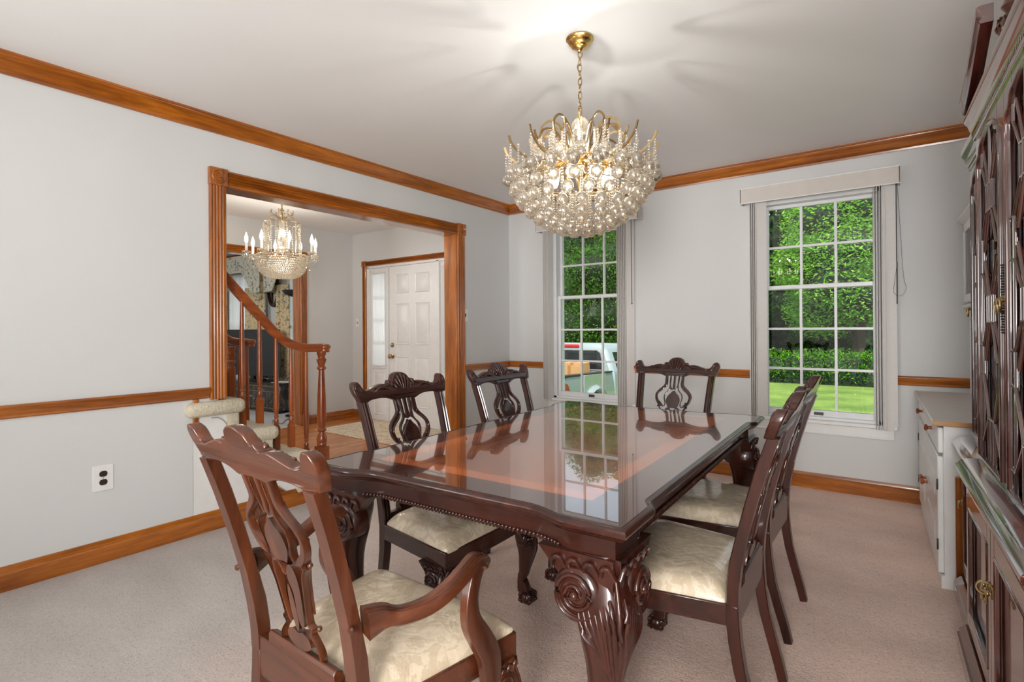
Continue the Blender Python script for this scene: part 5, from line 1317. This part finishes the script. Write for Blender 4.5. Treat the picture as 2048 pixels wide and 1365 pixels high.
def tree(x,y,h,r,mat,label,seed,n=5200,size=.17,nb=14,low=.18,group='trees beyond the hedge',flat=0):
    R=random.Random(seed); root=empty('tree',(x,y,GZ),0,label,'tree',group)
    bl=[]
    for i in range(nb):
        t_=(i+.5)/nb; z=h*(low+(.92-low)*t_); rr=r*(.45+.55*sin(PI*min(1,.25+t_*.75))); a=R.uniform(0,2*PI); d=rr*R.uniform(.2,.65)
        bl.append((d*cos(a),d*sin(a),z,rr*R.uniform(.45,.62),.75))
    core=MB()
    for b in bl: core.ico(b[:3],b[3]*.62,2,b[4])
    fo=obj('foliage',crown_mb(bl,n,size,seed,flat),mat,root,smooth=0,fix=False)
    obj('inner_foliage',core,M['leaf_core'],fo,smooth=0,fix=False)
    m=MB(); m.tube([(0,0,0),(.1,.05,h*.3),(0,0,h*.6),(.1,0,h*.85)],[.05*r+.12,.04*r+.1,.1,.04],8)
    for i in range(5):
        b=bl[i*2%nb]; m.tube([(0,0,b[2]*.55),(b[0]*.5,b[1]*.5,b[2]*.8),b[:3]],[.09,.06,.03],6)
    obj('trunk',m,M['bark'],root)
    return root
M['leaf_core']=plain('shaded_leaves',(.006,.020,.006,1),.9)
# backdrop of woodland trees
R0=random.Random(3); k=0
for row,(yy,x0_,x1_,st_) in enumerate(((31.5,-25,4,5.2),(38.5,-31,6,6.4))):
    x=x0_
    while x<x1_:
        tree(x+R0.uniform(-.3,.3),yy+R0.uniform(-.8,.8),R0.uniform(9.8,11.4),R0.uniform(2.6,2.8),M['leaf_dark'] if k%3 else M['leaf_mid'],('tall dark green woodland tree beyond the lawn hedge' if k%3 else 'tall mid green woodland tree beyond the lawn hedge'),100+k,n=14000 if row==0 else 4000,size=.15 if row==0 else .35,nb=20,low=.06,group='woodland trees beyond the hedge'); k+=1; x+=st_
tree(-1.5,25.2,10.2,3.1,M['leaf_bright'],'bright green feathery tree in sun behind the clipped hedge',11,n=64000,size=.078,nb=36,low=.26,flat=1)
tree(-10.6,20.5,8.0,2.9,M['leaf_mid'],'leafy mid green maple tree behind the parked truck',12,n=60000,size=.058,nb=26,low=.16)
tree(-6.3,35,12.5,3.2,M['leaf_dark'],'tallest dark green woodland tree behind the bright feathery tree',77,n=9000,size=.2,nb=20,low=.06,group='woodland trees beyond the hedge')
# hedge
hd=empty('hedge',(-1,22.0,GZ),0,'clipped green hedge along the far side of the lawn','hedge')
bl=[]
R=random.Random(5)
for i in range(46): bl.append((-7.5+i*.36,R.uniform(-.1,.1),.62+R.uniform(-.05,.05),.62,1.0))
obj('foliage',crown_mb(bl,26000,.055,5),M['leaf_hedge'],hd,smooth=0,fix=False)
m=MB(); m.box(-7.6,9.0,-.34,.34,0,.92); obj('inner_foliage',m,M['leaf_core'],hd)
# utility wires
m=MB()
for z,dz in ((5.6,.2),(4.9,.15),(4.5,.1),(4.2,.1)): m.tube([(-25+i*2.5,28.4,z+.02*((i-10)**2)*.1) for i in range(21)],.012,4)
tag(obj('utility_wires',m,M['black']),'thin overhead utility wires in front of the dark trees','wires')

# ---------------------------------------------------------------- pickup truck
tp=NT('truck_paint'); tp.bsdf(srgb(168,182,182),.35,metal=.55,coat=1.0,coat_rough=.05); M['truck']=tp.m
M['truck_glass']=plain('truck_glass',(.012,.016,.018,1),.06); M['tyre']=plain('tyre_rubber',(.02,.02,.02,1),.8)
trk=empty('pickup_truck',(-5.05,7.6,GZ+.06),math.radians(1.0),'silver green pickup truck parked outside the dining room window','pickup truck')
trk.rotation_euler.x=math.radians(-1.4)
# local: +y forward, x right; bed from y=-1.0..1.05, cab 1.05..2.9
def sidebody():
    m=MB()
    for s in (1,-1):
        prof=[(s*.90,.45),(s*.93,.75),(s*.92,1.05),(s*.88,1.24),(s*.80,1.25),(s*.80,.45)]
        for (y0,y1) in ((-.72,-.12),(.66,1.02)):
            m.prism(prof,y0,y1,'xz')
        arch=[(-.12,1.25),(-.12,.50)]+[(.28+.39*cos(PI-PI*i/10),.55+.40*sin(PI*i/10)) for i in range(11)]+[(.67,.5),(.67,1.25)]
        m.prism(arch,s*.80,s*.925,'yz')
    m.box(-.82,.82,-.70,1.0,.60,.66); m.box(-.90,.90,-.74,-.68,.50,1.22); m.box(-.85,.85,.97,1.03,.6,1.25)
    return m
bd=obj('truck_bed',sidebody(),M['truck'],trk,bevel=.02,bseg=3)
m=MB()
for s in (1,-1):
    P_=[(s*.93,.28+.47*cos(PI-PI*i/12),.52+.50*sin(PI*i/12)) for i in range(13)]
    m.sweep([(s*.90,-.21,.35)]+P_+[(s*.90,.77,.35)],[(-.05,-.06),(.05,-.06),(.06,.02),(0,.07),(-.06,.02)],ups=(s,0,0))
obj('wheel_flare',m,M['truck'],trk,smooth=60)
m=MB(); m.box(.79,.90,-.72,1.0,1.245,1.275); m.box(-.90,-.79,-.72,1.0,1.245,1.275); m.box(-.9,.9,-.75,-.67,1.215,1.26); obj('bed_rail_cap',m,M['black'],trk,bevel=.008)
m=MB(); cab=[(1.03,.42),(1.03,1.25),(1.10,1.72),(1.30,1.78),(2.20,1.76),(2.55,1.66),(3.05,1.22),(3.1,.42)]
def cab_mb():
    m=MB(); L=[(.86,.42,.42),(.92,.8,.8),(.90,1.2,1.2),(.70,1.70,1.70)]
    sec=[]; 
    ys=lambda z:(1.03+max(0,z-1.22)*.16, 3.1-max(0,z-1.15)*1.2)
    vs=[];rows=[(.42,.86),(.75,.92),(1.18,.90),(1.30,.87),(1.62,.74),(1.72,.68),(1.765,.58)]
    for z,w in rows:
        y0,y1=ys(z); 
        if z>1.7: y0+=.04*(z-1.7)/.06*.5; y1-=.05
        r=.06; vs+=[(-w,y0+r,z),(-w+r,y0,z),(w-r,y0,z),(w,y0+r,z),(w,y1-r,z),(w-r,y1,z),(-w+r,y1,z),(-w,y1-r,z)]
    n=8; fs=[(i*n+k,i*n+(k+1)%n,(i+1)*n+(k+1)%n,(i+1)*n+k) for i in range(len(rows)-1) for k in range(n)]+[tuple(range(n)),tuple((len(rows)-1)*n+k for k in range(n))]
    m.add(vs,fs); return m
cb=obj('cab',cab_mb(),M['truck'],trk,smooth=50,bevel=.015)
m=MB()  # rear window
def rw(z): return 1.03+max(0,z-1.22)*.16-.006
a=[(-.66,rw(1.27),1.27),(.66,rw(1.27),1.27),(.70,rw(1.32),1.32),(.62,rw(1.58),1.58),(.54,rw(1.63),1.63),(-.54,rw(1.63),1.63),(-.62,rw(1.58),1.58),(-.70,rw(1.32),1.32)]
m.add(a+[(x,y+.03,z) for x,y,z in a],[tuple(range(8)),tuple(range(15,7,-1))]+[(i,(i+1)%8,8+(i+1)%8,8+i) for i in range(8)]); rwn=obj('rear_window',m,M['truck_glass'],cb,smooth=0)
m=MB(); m.tube(a+[a[0]],.012,5); 
for x in (-.22,.22): m.box(x-.012,x+.012,rw(1.45)-.03,rw(1.45)-.0,1.28,1.62)
obj('window_gasket',m,plain('gasket',(.25,.26,.26,1),.5),rwn)
m=MB(); m.box(-.17,.17,1.075,1.12,1.685,1.735); obj('brake_light',m,plain('red_lens',(.75,.02,.03,1),.2),cb,bevel=.012,bseg=3)
m=MB()
for s in (1,-1):
    w=lambda z: s*(.90-(z-1.2)*.40+.004) 
    a=[(w(1.24)+s*.012,1.24,1.24),(w(1.24)+s*.012,2.35,1.24),(w(1.60)+s*.012,2.25,1.60),(w(1.60)+s*.012,1.30,1.60)]
    m.add(a+[(x-s*.03,y,z) for x,y,z in a],[(0,1,2,3),(7,6,5,4),(0,1,5,4),(1,2,6,5),(2,3,7,6),(3,0,4,7)])
obj('side_window',m,M['truck_glass'],cb,smooth=0)
m=MB(); m.box(.915,.935,1.20,1.36,.98,1.01); m.box(-.935,-.915,1.20,1.36,.98,1.01); obj('door_handle',m,M['black'],cb,bevel=.006)
m=MB(); m.box(-.88,.88,2.9,4.6,.45,1.10); obj('hood',m,M['truck'],trk,bevel=.08,bseg=4)
for s in (1,-1):
    for y in (.28,3.4):
        m=MB(); m.lathe([(.20,-.10),(.34,-.11),(.365,-.08),(.365,.08),(.34,.11),(.20,.10)],26,(s*.83,y,.365),'x'); w=obj('wheel',m,M['tyre'],trk,smooth=40)
        m=MB(); m.lathe([(.0001,s*.05),(.06,s*.07),(.08,s*.04),(.18,s*.05),(.205,s*.10),(.205,0)],26,(s*.83,y,.365),'x'); obj('rim',m,M['chrome'],w)
    m=MB(); m.prism([(-.75,1.17),(-.67,1.14),(-.57,.98),(-.54,.80),(-.55,.62),(-.75,.60)],s*.84,s*.94,'yz'); tl_=obj('tail_light',m,plain('amber_lens',(.25,.04,.015,1),.15),trk,bevel=.01)
    m=MB(); m.lathe([(.0001,-.02),(.05,-.02),(.065,0),(.065,.01)],16,(s*.945,-.65,.84),'x'); obj('reverse_lamp',m,M['chrome'],tl_)
obj('bumper',B(-.90,.90,-.88,-.75,.42,.58),M['chrome'],trk,bevel=.03)
cbm=plain('cardboard',srgb(196,150,100),.8)
def carton(x,y,z,w,d,h,lab,rz=0):
    r=empty('cardboard_box',(0,0,0),0,lab,'box','cardboard boxes in the truck bed')
    p=trk.matrix_basis@Vector((x,y,z)); r.location=p; r.rotation_euler=(0,0,rz+math.radians(1))
    obj('carton',B(-w/2,w/2,-d/2,d/2,0,h),cbm,r,bevel=.004); obj('packing_tape',B(-.03,.03,-d/2-.002,d/2+.002,.01,h+.002),plain('tape',srgb(170,125,80),.4),r)
bpy.context.view_layer.update()
carton(.22,.80,.66,.52,.30,.70,'tall cardboard box in the truck bed below the rear window')
carton(-.36,.78,.66,.5,.32,.62,'lower cardboard box in the truck bed beside the taller box')
carton(.26,.79,1.361,.44,.26,.05,'flat cardboard box lying on top of the boxes in the truck bed')

# ================================================================= LIGHT, WORLD, CAMERA
def area(name,loc,target,sx_,sy_,e,col=(1,1,1),spread=180):
    l=bpy.data.lights.new(name,'AREA'); l.spread=math.radians(spread); l.shape='RECTANGLE'; l.size=sx_; l.size_y=sy_; l.energy=e; l.color=col
    o=bpy.data.objects.new(name,l); COL.objects.link(o); o.location=loc
    o.rotation_euler=(Vector(target)-Vector(loc)).to_track_quat('-Z','Y').to_euler(); return o
area('ceiling_bounce_left',(-2.55,-1.0,1.5),(-2.3,-.4,2.44),.9,1.2,10,(1,.985,.965))
area('ceiling_bounce_right',(.22,-.95,1.5),(-.1,-.3,2.44),.7,1.2,32,(1,.985,.965))
area('left_fill',(-2.75,-1.5,1.3),(-.3,4.4,1.7),.8,1.6,11,(1,.985,.96),95)
area('right_fill',(.30,-1.4,1.2),(-2.4,4.4,1.7),.6,1.6,66,(1,.985,.96),110)
area('room_fill',(-1.3,-1.64,1.3),(-1.3,4,1.5),3.7,2.1,9,(1,.99,.97))
area('foyer_fill',(-3.82,-.9,1.7),(-5.0,4.0,1.2),.55,1.2,60,(1,.97,.93))
area('sheer_backlight',(-8.7,5.0,1.3),(-8.7,3,1.2),1.3,1.8,30,(.95,.98,1))  # two lamps added outside the living room windows to make the sheers glow
area('sheer_backlight',(-7.0,5.0,1.3),(-7.0,3,1.2),1.0,1.8,24,(.95,.98,1))
area('door_daylight',(-5.44,4.95,1.3),(-5.44,3,1.2),.3,1.2,6,(.95,.98,1))
area('living_fill',(-8.2,.2,2.1),(-8.0,4.2,1.0),2.5,1.0,60,(1,.98,.95))
sn=bpy.data.lights.new('sun','SUN'); sn.energy=7.6; sn.angle=.01; sn.color=(1,.95,.86); so=bpy.data.objects.new('sun',sn); COL.objects.link(so)
so.rotation_euler=(math.radians(36),0,math.radians(18)) 
w=bpy.data.worlds.new('World'); bpy.context.scene.world=w; w.use_nodes=True; nt=w.node_tree; nt.nodes.clear()
bg=nt.nodes.new('ShaderNodeBackground'); sk=nt.nodes.new('ShaderNodeTexSky'); sk.sky_type='NISHITA'; sk.sun_disc=False; sk.sun_elevation=math.radians(50); sk.sun_rotation=math.radians(120)
ou=nt.nodes.new('ShaderNodeOutputWorld'); mxs=nt.nodes.new('ShaderNodeMix'); mxs.data_type='RGBA'; mxs.inputs[0].default_value=.65; nt.links.new(sk.outputs[0],mxs.inputs[6]); mxs.inputs[7].default_value=(5.2,5.3,5.4,1); nt.links.new(mxs.outputs[2],bg.inputs[0]); bg.inputs[1].default_value=.33; nt.links.new(bg.outputs[0],ou.inputs[0])

cam=bpy.data.cameras.new('camera'); co=bpy.data.objects.new('camera',cam); COL.objects.link(co)
yaw,pitch,roll=.6364,.0031,-.0066
fw=Vector((-sin(yaw)*cos(pitch),cos(yaw)*cos(pitch),sin(pitch))); r0=Vector((cos(yaw),sin(yaw),0)); u0=r0.cross(fw)
rr=cos(roll)*r0+sin(roll)*u0; uu=-sin(roll)*r0+cos(roll)*u0
mt=Matrix(((rr.x,uu.x,-fw.x,0),(rr.y,uu.y,-fw.y,0),(rr.z,uu.z,-fw.z,1.176),(0,0,0,1)))
co.matrix_world=mt
cam.sensor_fit='HORIZONTAL'; cam.sensor_width=36; cam.lens=1061.475/2048*36; cam.shift_y=(653.88-682.5)/2048; cam.clip_start=.05; cam.clip_end=300
sc=bpy.context.scene; sc.camera=co
sc.view_settings.view_transform='Standard'; sc.view_settings.look='None'; sc.view_settings.exposure=-0.30; sc.view_settings.gamma=1.0
sc.cycles.max_bounces=10; sc.cycles.transparent_max_bounces=24; sc.cycles.transmission_bounces=8; sc.cycles.glossy_bounces=5; sc.cycles.diffuse_bounces=4
sc.cycles.sample_clamp_indirect=6.0; sc.cycles.caustics_refractive=False; sc.cycles.caustics_reflective=False
